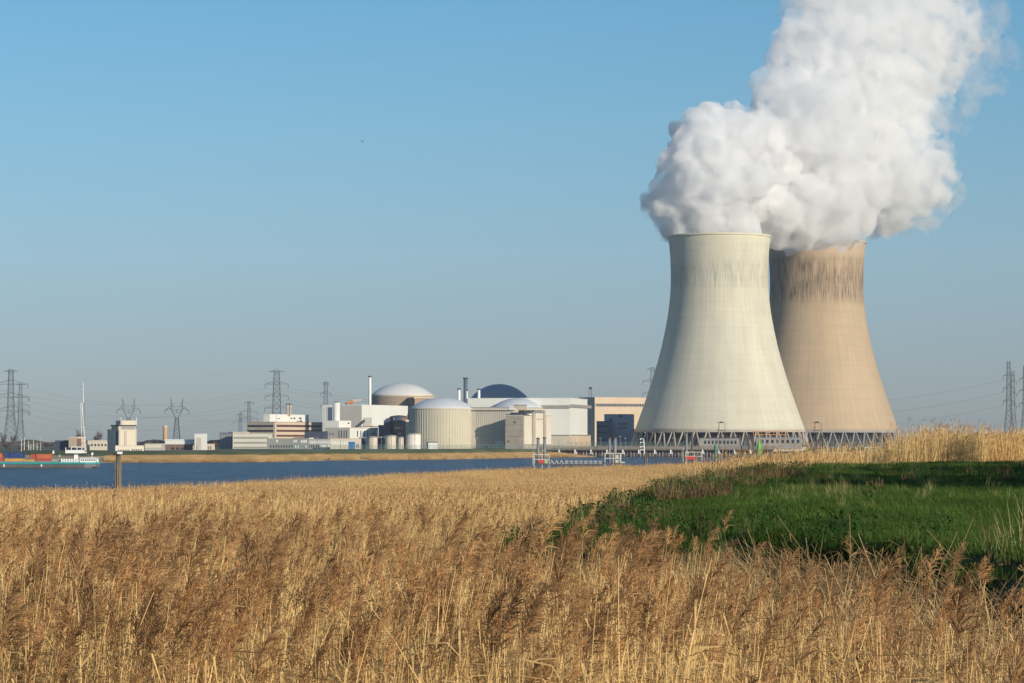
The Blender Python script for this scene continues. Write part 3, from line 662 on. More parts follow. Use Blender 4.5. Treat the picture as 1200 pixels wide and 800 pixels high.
# ---------------------------------------------------------------- steam
def ico(sub):
    bm = bmesh.new(); bmesh.ops.create_icosphere(bm, subdivisions=sub, radius=1)
    v = np.array([q.co[:] for q in bm.verts]); f = np.array([[q.index for q in p.verts] for p in bm.faces]); bm.free(); return v, f
ICO = {1: ico(1), 2: ico(2), 3: ico(3)}
def steam_mat(name, dens, aniso=.1, lo=.38, hi=.68, sc=.060):
    m = bpy.data.materials.new(name); m.use_nodes = True; t = m.node_tree; t.nodes.clear()
    out = N(t, 'ShaderNodeOutputMaterial'); pv = N(t, 'ShaderNodeVolumePrincipled')
    pv.inputs['Color'].default_value = (.973,.975,.979,1); pv.inputs['Anisotropy'].default_value = aniso
    g = N(t, 'ShaderNodeNewGeometry')
    nz = N(t, 'ShaderNodeTexNoise', Scale=sc, Detail=7, Roughness=.64, Distortion=.5); t.links.new(g.outputs['Position'], nz.inputs['Vector'])
    mr = N(t, 'ShaderNodeMapRange'); mr.interpolation_type = 'SMOOTHSTEP'; mr.inputs['From Min'].default_value = lo; mr.inputs['From Max'].default_value = hi
    mr.inputs['To Min'].default_value = dens*.0; mr.inputs['To Max'].default_value = dens; t.links.new(nz.outputs['Fac'], mr.inputs[0])
    sp = N(t, 'ShaderNodeSeparateXYZ'); t.links.new(g.outputs['Position'], sp.inputs[0])      # the steam thins as it climbs and drifts
    mz = N(t, 'ShaderNodeMapRange'); mz.inputs['From Min'].default_value = 245; mz.inputs['From Max'].default_value = 400; mz.inputs['To Min'].default_value = 1; mz.inputs['To Max'].default_value = .40; t.links.new(sp.outputs['Z'], mz.inputs[0])
    mxx = N(t, 'ShaderNodeMapRange'); mxx.inputs['From Min'].default_value = 285; mxx.inputs['From Max'].default_value = 400; mxx.inputs['To Min'].default_value = 1; mxx.inputs['To Max'].default_value = .6; t.links.new(sp.outputs['X'], mxx.inputs[0])
    t.links.new(math_n(t, 'MULTIPLY', mr.outputs[0], math_n(t, 'MULTIPLY', mz.outputs[0], mxx.outputs[0])), pv.inputs['Density'])
    t.links.new(pv.outputs[0], out.inputs['Volume']); return m
def plume(name, label, mains, seed, dens, voxel=.8, lev=(16, 12), disp=1.2, shrink=1.0, keep_min=6000):
    rg = np.random.default_rng(seed); S = []
    for px, py, r, dd in mains:
        c = P(px, py, 2230+dd); k = (2230+dd)/F; S.append((np.array(c), r*k*shrink, 0))
    allS = list(S)
    def kids(src, n, fr, lvl):
        out = []
        for c, r, _ in src:
            for _i in range(n):
                v = rg.normal(size=3); v /= np.linalg.norm(v)
                rr = r*fr*rg.uniform(.65, 1.25)
                out.append((c + v*(r - rr*.42), rr, lvl))
        return out
    k1 = kids(S, lev[0], .40, 1); allS += k1
    k2 = kids(k1, lev[1], .42, 2); allS += k2
    vs = []; fs = []; n = 0
    for c, r, l in allS:
        v, f = ICO[3 if l == 0 else 2 if l == 1 else 1]
        vs.append(v*r + c); fs.append(f + n); n += len(v)
    V = np.concatenate(vs); Fc = np.concatenate(fs)
    org = V.mean(0); V = V - org
    me = bpy.data.meshes.new(name); me.vertices.add(len(V)); me.vertices.foreach_set('co', V.ravel().astype(np.float32))
    me.loops.add(len(Fc)*3); me.loops.foreach_set('vertex_index', Fc.ravel().astype(np.int32))
    me.polygons.add(len(Fc)); me.polygons.foreach_set('loop_start', np.arange(0, len(Fc)*3, 3, dtype=np.int32)); me.update(calc_edges=True)
    tmp = bpy.data.objects.new(name+'_source', me); COL.objects.link(tmp)
    rm = tmp.modifiers.new('r', 'REMESH'); rm.mode = 'VOXEL'; rm.voxel_size = voxel; rm.use_smooth_shade = True
    s1 = tmp.modifiers.new('s', 'SMOOTH'); s1.factor = .5; s1.iterations = 4
    for i, (sz, st, dp) in enumerate(((26, 9.0*disp, 2), (9, 3.4*disp, 3), (3.0, 1.3*disp, 3))):
        tx = bpy.data.textures.new(name+str(i), 'CLOUDS'); tx.noise_scale = sz; tx.noise_depth = dp
        dm = tmp.modifiers.new('d%d' % i, 'DISPLACE'); dm.texture = tx; dm.texture_coords = 'LOCAL'; dm.strength = st; dm.mid_level = .5
    r2 = tmp.modifiers.new('r2', 'REMESH'); r2.mode = 'VOXEL'; r2.voxel_size = voxel*1.1; r2.use_smooth_shade = True
    dg = bpy.context.evaluated_depsgraph_get()
    out = bpy.data.meshes.new_from_object(tmp.evaluated_get(dg)); out.name = name
    bpy.data.objects.remove(tmp)
    # drop the small loose islands the remesh leaves behind
    ne = len(out.edges); ed = np.empty(ne*2, np.int32); out.edges.foreach_get('vertices', ed); ed = ed.reshape(-1, 2)
    lab = np.arange(len(out.vertices))
    while True:
        mn = np.minimum(lab[ed[:,0]], lab[ed[:,1]]); new = lab.copy()
        np.minimum.at(new, ed[:,0], mn); np.minimum.at(new, ed[:,1], mn); new = new[new]
        if (new == lab).all(): break
        lab = new
    ids, cnt = np.unique(lab, return_counts=True); keep = set(ids[cnt > keep_min].tolist())
    bad = [i for i, l in enumerate(lab.tolist()) if l not in keep]
    if bad:
        bm = bmesh.new(); bm.from_mesh(out); bm.verts.ensure_lookup_table()
        bmesh.ops.delete(bm, geom=[bm.verts[i] for i in bad], context='VERTS'); bm.to_mesh(out); bm.free()
    out.materials.clear(); out.materials.append(steam_mat(name+'_vapour', dens))
    o = bpy.data.objects.new(name, out); COL.objects.link(o); o.location = org
    tag(o, label, 'steam'); return o
front = [(840,268,46,-42),(802,258,34,-22),(785,256,19,-16),(793,222,24,-40),(800,200,30,-45),(822,172,38,-40),(798,238,38,-36),(846,163,36,-30),(872,180,52,-20),(838,222,60,-40),(890,228,60,5),(868,252,40,-10),(905,200,60,10),(938,226,46,24),(932,190,46,24),(958,246,32,30)]
main = [(950,232,62,10),(990,210,60,90),(1032,204,50,110),(1066,210,46,120),(1094,212,26,120),(1103,192,18,125),(1060,180,36,110),(1000,170,66,80),(944,160,64,0),(926,116,42,20),(975,110,72,60),(1030,118,56,90),(954,62,50,40),(1000,50,70,60),(1052,60,58,90),(1086,78,40,110),(978,5,54,40),(1040,0,72,70),(1090,20,46,100),(965,-50,56,60),(1030,-60,90,80),(1110,-50,60,110),
        (928,262,32,0),(906,238,44,14),(926,236,50,-6),(914,208,50,0),(898,256,26,18),(922,276,16,25),(958,268,26,40),(964,258,26,80),(1034,242,20,130),(1040,250,28,130),(950,246,46,110),(930,284,16,60),(1008,232,30,120),(1108,62,38,110),(1122,34,34,110)]
wisps = [(1176,66,16,125),(1188,74,10,125),(1172,96,12,125),(1130,120,18,120),(1128,150,12,125),(1122,228,14,125),(1086,258,16,125),(1052,262,10,130),(1158,14,26,115),(1010,268,14,120),(905,40,16,30),(884,98,14,20),(1140,40,30,110),(1150,90,20,115),(1105,140,20,125),(1122,60,36,110),(1142,44,24,120),(1120,98,22,120),(1150,70,14,120),(1090,120,26,110),(1106,176,16,125),(1112,206,16,125),(1092,236,20,125),(1060,250,22,130),(1140,10,34,110),(1165,66,8,125),(1070,130,30,100)]
DENS = .36
plume('steam_plume', 'billowing white steam pouring from the nearer cooling tower, left part of the cloud', front, 11, DENS)
plume('steam_plume', 'huge white steam cloud rising from the farther cooling tower beyond the top of the picture', main, 23, DENS*.62)
plume('steam_wisp', 'thin greyish steam veil trailing off the right side of the white cloud', wisps, 31, .10, disp=2.2)
# ---------------------------------------------------------------- reeds, grass, weeds
def plant_mat(name, lo, hi, trans=.25, rough=.7, patch=.06, patch_amt=.25, far=None):
    m = bpy.data.materials.new(name); m.use_nodes = True; t = m.node_tree; b = t.nodes['Principled BSDF']
    b.inputs['Roughness'].default_value = rough; b.inputs['Specular IOR Level'].default_value = .15
    oi = N(t, 'ShaderNodeObjectInfo'); g = N(t, 'ShaderNodeNewGeometry')
    n = N(t, 'ShaderNodeTexNoise', Scale=patch, Detail=4); t.links.new(g.outputs['Position'], n.inputs['Vector'])
    n2 = N(t, 'ShaderNodeTexNoise', Scale=9.0, Detail=2); t.links.new(g.outputs['Position'], n2.inputs['Vector'])
    f = math_n(t, 'ADD', math_n(t, 'MULTIPLY', oi.outputs['Random'], .62), math_n(t, 'MULTIPLY', math_n(t, 'SUBTRACT', n2.outputs['Fac'], .3), .45), clamp=True)
    c = mix_c(t, f, tuple(lo)+(1,), tuple(hi)+(1,))
    d = ramp(t, n.outputs['Fac'], [(.35,1-patch_amt),(.65,1.0)])
    c = mix_c(t, 1.0, c, d, 'MULTIPLY')
    t.links.new(c, b.inputs['Base Color'])
    tr = N(t, 'ShaderNodeBsdfTranslucent'); t.links.new(c, tr.inputs[0])
    mx = N(t, 'ShaderNodeMixShader'); mx.inputs[0].default_value = trans
    t.links.new(b.outputs[0], mx.inputs[1]); t.links.new(tr.outputs[0], mx.inputs[2])
    t.links.new(mx.outputs[0], t.nodes['Material Output'].inputs['Surface']); return m
M_stem = plant_mat('reed_stem_straw', (.76,.50,.20), (.95,.70,.34), .2)
M_leaf = plant_mat('reed_leaf_straw', (.70,.44,.17), (.94,.67,.31), .35)
M_pan = plant_mat('reed_plume_brown', (.52,.285,.12), (.82,.52,.25), .4)
M_pan2 = plant_mat('reed_plume_dark', (.29,.16,.075), (.52,.315,.15), .35)
M_deadr = plant_mat('broken_reed_brown', (.34,.21,.10), (.64,.45,.23), .1)
M_grass = plant_mat('meadow_grass', (.070,.130,.020), (.165,.260,.052), .3, patch=.33, patch_amt=.5)
M_weed = plant_mat('weed_leaf', (.030,.085,.014), (.085,.170,.035), .3, patch=.2)
M_wbrown = plant_mat('dead_weed_brown', (.14,.09,.045), (.27,.18,.09), .15)
M_sedge = plant_mat('pale_grass', (.30,.27,.10), (.45,.40,.18), .25)

class PB:                                      # plant builder: faces with a material index
    def __init__(s): s.v = []; s.f = []; s.mi = []
    def strip(s, pts, wid, side, mi):
        """ribbon along pts, half width list wid, side vector"""
        n = len(s.v)
        for p, w_ in zip(pts, wid):
            s.v.append(tuple(p - side*w_)); s.v.append(tuple(p + side*w_))
        for i in range(len(pts)-1):
            s.f.append((n+2*i, n+2*i+1, n+2*i+3, n+2*i+2)); s.mi.append(mi)
    def tube(s, pts, rad_, mi, k=3):
        n = len(s.v)
        for p, r in zip(pts, rad_):
            for j in range(k): s.v.append((p.x + r*cos(2*pi*j/k), p.y + r*sin(2*pi*j/k), p.z))
        for i in range(len(pts)-1):
            for j in range(k):
                s.f.append((n+i*k+j, n+i*k+(j+1)%k, n+(i+1)*k+(j+1)%k, n+(i+1)*k+j)); s.mi.append(mi)
    def mesh(s, name, mats, col):
        me = bpy.data.meshes.new(name); me.from_pydata(s.v, [], s.f)
        for m in mats: me.materials.append(m)
        me.polygons.foreach_set('material_index', s.mi); me.update()
        o = bpy.data.objects.new(name, me); col.objects.link(o); return o
def V3(x, y, z): return Vector((x, y, z))
def rdir(rg): a = rg.uniform(0, 2*pi); return V3(cos(a), sin(a), 0)

def reed(pb, base, h, rg, lod, droop=None, lean=None, plume=None, big=False):
    """one dead reed: stem, hanging leaves, feathery plume bending down wind (+x)"""
    droop = droop or (V3(1, rg.uniform(-.7,.7), 0)).normalized()
    lean = lean if lean is not None else V3(rg.gauss(.06,.10), rg.gauss(0,.10), 0)
    def at(t): return base + V3(0,0,h*t) + lean*(h*t*t)
    if lod == 0:
        ts = [0,.3,.55,.75,.9,1.0]; pb.tube([at(t) for t in ts], [.0042,.0040,.0036,.0030,.0022,.0015], 0)
    elif lod == 1: pb.tube([at(t) for t in (0,.55,1)], [.0055,.005,.003], 0)
    else: pb.strip([at(t) for t in (.1,1)], [.009,.006], rdir(rg), 0)
    nl = (7, 3, 1)[lod]
    for i in range(nl):
        t = rg.uniform(.38,.9); p = at(t); d = (droop*rg.uniform(.2,1) + rdir(rg)*.7).normalized(); L = rg.uniform(.25,.5)
        up = rg.uniform(.1,.75); side = V3(-d.y, d.x, rg.uniform(-.5,.5)).normalized()
        if lod == 0:
            ps = [p, p+d*L*.35+V3(0,0,L*up*.35), p+d*L*.7+V3(0,0,L*up*.3), p+d*L*.95+V3(0,0,-L*.15)]
            pb.strip(ps, [.004,.008,.006,.001], side, 1)
        else:
            ps = [p, p+d*L*.5+V3(0,0,L*up*.4), p+d*L*.95]; pb.strip(ps, [.006,.010,.002] if lod == 1 else [.012,.016,.004], side, 1)
    if not (rg.random() > (.42, .88, .80)[lod] if plume is None else plume): return
    top = at(1.0); PL = rg.uniform(.20,.36) if lod == 0 else rg.uniform(.18,.28); nb = (40, 12, 4)[lod]
    if big: PL = rg.uniform(.36,.48); nb = 60
    def ax(t): return top + V3(0,0,PL*t*(1-.22*t)) + droop*(PL*.36*t*t)
    if lod == 0: pb.tube([ax(t) for t in (0,.33,.66,1)], [.0016,.0013,.001,.0005], 2)
    for i in range(nb):
        t = (i+.4)/nb; p = ax(t*.97)
        L = PL*rg.uniform(.26,.46)*(1-.62*t)*(.55+.9*min(1,t*5))
        d = (droop*rg.uniform(.15,1.0) + rdir(rg)*.55 + V3(0,0,rg.uniform(.5,1.3))).normalized()
        side = d.cross(V3(rg.uniform(-1,1), rg.uniform(-1,1), .3)).normalized()
        e1 = p + d*L*.5; e2 = p + d*L*.95 + V3(0,0,-L*.28) + droop*L*.15
        if lod == 0:
            pb.strip([p, e1, e2], [.0012,.0034,.0008], side, 2)
            for k in range(4):
                q = p.lerp(e1, rg.uniform(.2,1)) if k < 2 else e1.lerp(e2, rg.uniform(0,.9))
                dd = (d + V3(rg.uniform(-.8,.8), rg.uniform(-.8,.8), rg.uniform(-.9,.4))).normalized()*rg.uniform(.018,.045)
                pb.strip([q, q+dd*.6, q+dd], [.0007,.0024,.0003], dd.cross(V3(.3,.2,1)).normalized(), 2)
        elif lod == 1: pb.strip([p, e1, e2], [.003,.010,.002], side, 2)
        else: pb.strip([p, e1, e2], [.010,.028,.006], side, 2)
def proto_col(name): return bpy.data.collections.new(name)
rg = random.Random(42)
RM = [M_stem, M_leaf, M_pan]
c0 = proto_col('near_reeds'); c1_ = proto_col('mid_reeds'); c2_ = proto_col('far_reeds'); c3 = proto_col('broken_reeds'); c4 = proto_col('grass_tufts'); c5 = proto_col('weed_tufts'); c6 = proto_col('far_bank_reeds')
NV0, NV1, NV2 = 16, 7, 6
for i in range(NV0):
    pb = PB(); reed(pb, V3(0,0,0), RH*rg.uniform(.84,1.03), rg, 0, plume=i < 8, big=i < 4); pb.mesh('reed_%02d' % i, [M_stem, M_leaf, M_pan2] if i < 4 else RM, c0)
for i in range(NV1):
    pb = PB()
    for k in range(40):
        a = rg.uniform(0,2*pi); r = .62*sqrt(rg.random()); reed(pb, V3(r*cos(a), r*sin(a), 0), RH*rg.gauss(.93,.09), rg, 1)
    pb.mesh('reed_clump_%02d' % i, RM, c1_)
for i in range(NV2):
    pb = PB()
    for k in range(150):
        a = rg.uniform(0,2*pi); r = 1.6*sqrt(rg.random()); reed(pb, V3(r*cos(a), r*sin(a), 0), RH*rg.gauss(.92,.10), rg, 2)
    pb.mesh('reed_stand_%02d' % i, RM, c2_)
for i in range(5):                             # broken, leaning stems without plumes
    pb = PB()
    for k in range(26):
        a = rg.uniform(0,2*pi); r = .55*sqrt(rg.random()); base = V3(r*cos(a), r*sin(a), 0)
        d = (V3(-1,0,0)*rg.uniform(-.6,1.0) + rdir(rg)*.6).normalized(); L = rg.uniform(.8,1.9); el = rg.uniform(.15,.95)
        e = base + d*(L*cos(el)) + V3(0,0,L*sin(el)); mid = base.lerp(e,.5) + V3(0,0,L*.12)
        pb.tube([base, mid, e], [.005,.0045,.003], 0)
        for j in range(2):
            p = base.lerp(e, rg.uniform(.4,.95)); dd = (d + rdir(rg)).normalized()*rg.uniform(.15,.4)
            pb.strip([p, p+dd*.5+V3(0,0,.05), p+dd-V3(0,0,.08)], [.003,.007,.001], V3(-dd.y,dd.x,.2).normalized(), 0)
    pb.mesh('broken_reed_%02d' % i, [M_deadr], c3)
for i in range(6):
    pb = PB()
    for k in range(150):
        a = rg.uniform(0,2*pi); r = .36*sqrt(rg.random()); p = V3(r*cos(a), r*sin(a), -.02); d = rdir(rg)
        hh = rg.uniform(.08,.20); bd = rg.uniform(.15,.9)
        pb.strip([p, p+V3(0,0,hh*.6)+d*hh*bd*.3, p+V3(0,0,hh)+d*hh*bd], [.0045,.0038,.0006], V3(-d.y,d.x,0), 0)
    pb.mesh('grass_tuft_%02d' % i, [M_grass], c4)
WM = [M_weed, M_wbrown, M_sedge]
for i in range(7):
    pb = PB(); kind = (0,0,0,1,1,0,2)[i]
    for k in range((70,60,40)[kind]):
        a = rg.uniform(0,2*pi); r = .26*sqrt(rg.random()); p = V3(r*cos(a), r*sin(a), 0); d = rdir(rg); hh = rg.uniform(.12,.42)
        if kind == 0:
            st = p + V3(0,0,hh) + d*.05; L = rg.uniform(.04,.095)
            pb.strip([p, st], [.003,.002], V3(-d.y,d.x,0), 0)
            up = rg.uniform(-.4,.6); pb.strip([st, st+d*L*.45+V3(0,0,L*up), st+d*L+V3(0,0,L*(up-.4))], [.006,L*.26,.003], V3(-d.y,d.x,rg.uniform(-.3,.3)).normalized(), 0)
        elif kind == 1:
            tp = p + V3(0,0,hh*1.05) + d*hh*.35; pb.strip([p, p.lerp(tp,.5)+V3(0,0,.02), tp], [.004,.007,.005], V3(-d.y,d.x,.2).normalized(), 1)
            pb.strip([tp, tp+rdir(rg)*.05+V3(0,0,.03)], [.012,.004], rdir(rg), 1)
        else:
            tp = p + V3(0,0,hh*1.6) + d*hh*.6; pb.strip([p, p.lerp(tp,.55)+V3(0,0,.07), tp], [.005,.004,.001], V3(-d.y,d.x,0), 2)
    pb.mesh('weed_%02d' % i, WM, c5)

def scatter(name, pts, rots, scl, idx, coll, label, cat):
    me = bpy.data.meshes.new(name); me.from_pydata([tuple(p) for p in pts], [], []); n = len(pts)
    a = me.attributes.new('rot', 'FLOAT_VECTOR', 'POINT'); a.data.foreach_set('vector', np.asarray(rots, np.float32).ravel())
    a = me.attributes.new('scl', 'FLOAT_VECTOR', 'POINT'); a.data.foreach_set('vector', np.asarray(scl, np.float32).ravel())
    a = me.attributes.new('idx', 'INT', 'POINT'); a.data.foreach_set('value', np.asarray(idx, np.int32))
    o = bpy.data.objects.new(name, me); COL.objects.link(o)
    g = bpy.data.node_groups.new(name, 'GeometryNodeTree')
    g.interface.new_socket('Geometry', in_out='INPUT', socket_type='NodeSocketGeometry')
    g.interface.new_socket('Geometry', in_out='OUTPUT', socket_type='NodeSocketGeometry')
    gi = g.nodes.new('NodeGroupInput'); go = g.nodes.new('NodeGroupOutput')
    ci = g.nodes.new('GeometryNodeCollectionInfo'); ci.inputs['Collection'].default_value = coll
    ci.inputs['Separate Children'].default_value = True; ci.inputs['Reset Children'].default_value = True
    ip = g.nodes.new('GeometryNodeInstanceOnPoints'); ip.inputs['Pick Instance'].default_value = True
    def attr(nm, ty):
        q = g.nodes.new('GeometryNodeInputNamedAttribute'); q.data_type = ty; q.inputs['Name'].default_value = nm; return q.outputs['Attribute']
    L = g.links.new
    L(gi.outputs[0], ip.inputs['Points']); L(ci.outputs[0], ip.inputs['Instance'])
    L(attr('idx','INT'), ip.inputs['Instance Index'])
    e2r = g.nodes.new('FunctionNodeEulerToRotation'); L(attr('rot','FLOAT_VECTOR'), e2r.inputs[0]); L(e2r.outputs[0], ip.inputs['Rotation'])
    L(attr('scl','FLOAT_VECTOR'), ip.inputs['Scale']); L(ip.outputs[0], go.inputs[0])
    md = o.modifiers.new('scatter', 'NODES'); md.node_group = g
    return stuff(o, label, cat)

nr = np.random.default_rng(5)
def wedge(d0, d1, dens, margin):
    """random points in the view wedge, density per square metre"""
    hw1 = .1875*d1 + margin; n = int(2*hw1*(d1-d0)*dens)
    x = nr.uniform(-hw1, hw1, n); y = nr.uniform(d0, d1, n)
    k = np.abs(x) < .1875*y + margin
    return x[k], y[k]
def reed_mask(x, y, ms=None):
    ms = mound_sd(x, y) if ms is None else ms
    return (ms < -1.0) & (y < np.interp(x, EX, EY) - 1.0)
def pxof(x, y): return 600 + x/y*F
def field(x, y, nv, rz=.8, tilt=.05, smin=.86, smax=1.12, top=True):
    n = len(x); z = ground_z(x, y)
    rots = np.stack([nr.normal(0,tilt,n), nr.normal(0,tilt,n), nr.normal(.15,rz,n)], -1)
    s = nr.uniform(smin, smax, n) * (1 + .07*np.sin(x*.8+y*.21)*np.sin(y*.33-x*.2))
    sz = s*1.0
    if top:                                   # crowns follow the level of the bed, also where the bank rises
        tgt = H - np.interp(np.hypot(x*.6, y), DX, DY) + bump_r(x, y)
        sz = s*np.clip((tgt - z)/(RH+PLH), .12, 1.15)
    return np.stack([x, y, z-.03], -1), rots, np.stack([s,s,sz], -1), nr.integers(0, nv, n)
def tangle(x, y):
    """strength of the collapsed reeds in front of the mound"""
    px = pxof(x, y); return ssm(840,930,px)*(1-ssm(1080,1110,px))*ssm(23.5,26,y)*(1-ssm(34,37.5,y))
def hollow(x, y):
    px = pxof(x, y); return ssm(1060,1110,px)*ssm(22,25,y)
# near single reeds
x, y = wedge(14.2, 42, 56, 3.5); ms = mound_sd(x, y); u = nr.random(len(x))
k = reed_mask(x, y, ms) & (u < 1 - .62*tangle(x,y) - .88*hollow(x,y)) 
x, y = x[k], y[k]; print('near reeds', len(x))
px = pxof(x, y); u = nr.random(len(x))
pp = np.clip(.07 + .17*(1-ssm(17,26,y))*(1-.8*ssm(520,880,px)) + .24*np.sin(x*2.1+y*.4)*np.sin(x*.7-y*1.1+1.0)*(1-.6*ssm(24,30,y))*(1-.65*ssm(700,950,px)), .03, .5)   # share of stems that still carry a plume
p_, r_, s_, i_ = field(x, y, NV0, smin=.80, smax=1.08)
bigp = nr.random(len(x)) < np.clip(.14 + .16*(1-ssm(19,25,y)) + .35*np.sin(x*2.1+y*.4)*np.sin(x*.7-y*1.1+1.0), 0, .8)
i_ = np.where(u < pp, np.where(bigp, nr.integers(0, 4, len(x)), nr.integers(4, 8, len(x))), nr.integers(8, 16, len(x)))
tall = np.sin(x*2.1+y*.4)*np.sin(x*.7-y*1.1+1.0)*np.sin(y*.55+x*.3)
s_[:,2] *= 1 + .05*tall + .04*(i_ < 8)*(tall > .1)
low = ssm(760,880,px)*(.36 - .12*ssm(24,30,y)); s_[:,2] *= (1 - low/2.3); r_[:,1] += -.10*ssm(760,900,px)
scatter('near_reed_bed', p_, r_, s_, i_, c0, 'tall dead golden reeds with brown feathery plumes, nearest the viewer', 'reeds')
x, y = wedge(41, 112, 1.55, 5); k = reed_mask(x, y); x, y = x[k], y[k]; print('mid', len(x))
scatter('middle_reed_bed', *field(x, y, NV1, rz=.7, tilt=.03), c1_, 'dense golden reed bed in the middle distance, left of the grass bank', 'reeds')
x, y = wedge(110, 760, .30, 14); k = reed_mask(x, y) & (nr.random(len(x)) < np.where(y < 300, 1, .7)); x, y = x[k], y[k]; print('far', len(x))
scatter('far_reed_bed', *field(x, y, NV2, rz=.7, tilt=.02, smin=.85, smax=1.2), c2_, 'pale far reed bed running along the river edge behind the grass bank', 'reeds')
# collapsed reeds
x = nr.uniform(1.2, 5.6, 6000); y = nr.uniform(23, 38.5, 6000); k = (mound_sd(x,y) < -.5) & (nr.random(6000) < tangle(x,y)*.62 + .14*hollow(x,y)); x, y = x[k], y[k]
p_, r_, s_, i_ = field(x, y, 5, rz=.7, tilt=.2, top=False); tp_ = H - np.interp(np.hypot(x*.6, y), DX, DY) - .34; s_[:,2] *= np.clip((tp_ - p_[:,2])/1.5, .15, 1.2)
scatter('broken_reed_tangle', p_, r_, s_, i_, c3, 'brown tangle of collapsed reeds before the grass bank', 'reeds')
# grass on the mound
x, y = wedge(19, 158, 7.5, 6); ms = mound_sd(x, y); u = nr.random(len(x))
k = (ms > -1.15) & (u < np.where(y < 60, 1, np.where(y < 100, .8, .6))); x, y = x[k], y[k]; print('grass', len(x))
i_g = 0
p_, r_, s_, i_ = field(x, y, 6, rz=3, tilt=.08, smin=.7, smax=1.25, top=False); s_ *= (1 + .25*ssm(60,150,y))[:,None]
scatter('meadow_grass', p_, r_, s_, i_, c4, 'lush green grass covering the raised bank', 'grass')
x, y = wedge(30, 150, .5, 6); ms = mound_sd(x, y); k = (ms > .2) & (nr.random(len(x)) < .25 + .5*(wob(x*.35, y*.2) > .45)); x, y = x[k], y[k]
p_, r_, s_, i_ = field(x, y, 1, rz=3, tilt=.15, smin=.35, smax=.7, top=False)
scatter('pale_grass_tufts', p_, r_, s_, i_*0 + 6, c5, 'straw coloured tufts scattered through the green meadow', 'grass')
x, y = wedge(19, 110, 3.2, 3); ms = mound_sd(x, y); px = pxof(x, y)
edge = ((ms > -1.5) & (ms < 1.0 + .8*wob(x,y)) & (px < 1010)) | ((hollow(x,y) > .5) & (nr.random(len(x)) < .35) & (ms > -2.5) & (ms < .6))
brown = (ms > .1) & (px > 770) & (px < 925+20*wob(x,y)) & (y > 58) & (y < 92) & (ms < 1.9+.7*wob(x,y))
k = edge | ((ms > .5) & (nr.random(len(x)) < .035) & (px < 1200)) | (brown & (nr.random(len(x)) < .4)); br = brown[k] & ~edge[k]; x, y = x[k], y[k]; print('weeds', len(x))
p_, r_, s_, i_ = field(x, y, 7, rz=3, tilt=.1, smin=.6, smax=1.25, top=False)
i_ = np.where(br, 3 + nr.integers(0,2,len(x)), i_)
scatter('bank_weeds', p_, r_, s_, i_, c5, 'leafy green and brown weeds fringing the grass bank', 'weeds')
# far bank reeds
n = 5200; x = nr.uniform(-330, 60, n); q = nr.uniform(1, 46, n); y = np.interp(x, SHX, SHY) + q
k = (pxof(x,y) > 128) & (np.abs(pxof(x,y)-423) > 5.5*(1+0*q)); x, y = x[k], y[k]
p_, r_, s_, i_ = field(x, y, NV2, rz=3, tilt=.02, smin=.8, smax=1.1, top=False); s_[:,0] *= 2; s_[:,1] *= 2; s_[:,2] *= .75
scatter('far_bank_reeds', p_, r_, s_, i_, c2_, 'tan reed fringe along the far shore below the power station', 'reeds')

# ---------------------------------------------------------------- trees beyond the right edge that shade the grass
M_bark = mat('tree_bark', (.11,.085,.06), .95, .3, 1.5, bump=.4)
M_ever = plant_mat('evergreen_leaf', (.020,.045,.012), (.050,.085,.022), .2, patch=.5)
def leafy_tree(x, y, h, rad_, label, seed):
    r2 = random.Random(seed); z = float(ground_z(np.array([x]), np.array([y]))[0])
    o = thing('evergreen_tree', label, 'tree', (x, y, z), 'evergreen trees beside the grass bank')
    q = MB(); q.bar((x,y,z-.3),(x,y,z+h*.5),.24,.13,8)
    for k in range(7):
        a = r2.uniform(0,6.28); z0 = z+h*r2.uniform(.12,.5); q.bar((x,y,z0),(x+rad_*.7*cos(a), y+rad_*.7*sin(a), z0+h*r2.uniform(.15,.35)),.09,.03,6)
    q.build('trunk', M_bark, o, True)
    pb = PB(); org = V3(x,y,z)
    rad_ *= 1.12; cl = [(V3(r2.gauss(0,.42)*rad_, r2.gauss(0,.42)*rad_, h*r2.uniform(.10,.92)), rad_*r2.uniform(.28,.5)) for _ in range(44)]
    for c, r in cl:
        taper = 1 - .55*max(0, c.z/h-.45); c = V3(c.x*taper, c.y*taper, c.z)
        for k in range(170):
            d = V3(r2.gauss(0,1), r2.gauss(0,1), r2.gauss(0,1)).normalized()*r*r2.uniform(.35,1)
            p = c + d; s1 = V3(r2.gauss(0,1), r2.gauss(0,1), r2.gauss(0,1)).normalized(); s2 = s1.cross(d).normalized(); L = r2.uniform(.10,.2)
            if p.z > .15: pb.strip([p-s1*L, p+s1*L*.2, p+s1*L], [.02,L*.55,.01], s2, 0)
    me = bpy.data.meshes.new('crown'); me.from_pydata(pb.v, [], pb.f); me.materials.append(M_ever); me.update()
    c = bpy.data.objects.new('crown', me); COL.objects.link(c); c.parent = o
for i, (x, y, h, r, lab) in enumerate(((23.5,60,7.2,3.2,'shortest evergreen tree at the near end of the row by the grass bank'),(25,67,7.4,3.4,'narrow evergreen tree next to the shortest one in the row by the grass bank'),(26,76,8.0,3.6,'broad evergreen tree third in the row by the grass bank'),(28,87,7.6,3.6,'fourth evergreen tree of the row by the grass bank'),
        (30,98,8.2,3.8,'tall evergreen tree in the middle of the row by the grass bank'),(32.5,110,8.0,3.8,'sixth evergreen tree of the row by the grass bank'),(35.5,122,8.6,4,'tallest evergreen tree second from the far end of the row by the grass bank'),(39,134,8.0,4,'last evergreen tree at the far end of the row by the grass bank'))):
    leafy_tree(x, y, h, r, lab, 50+i)
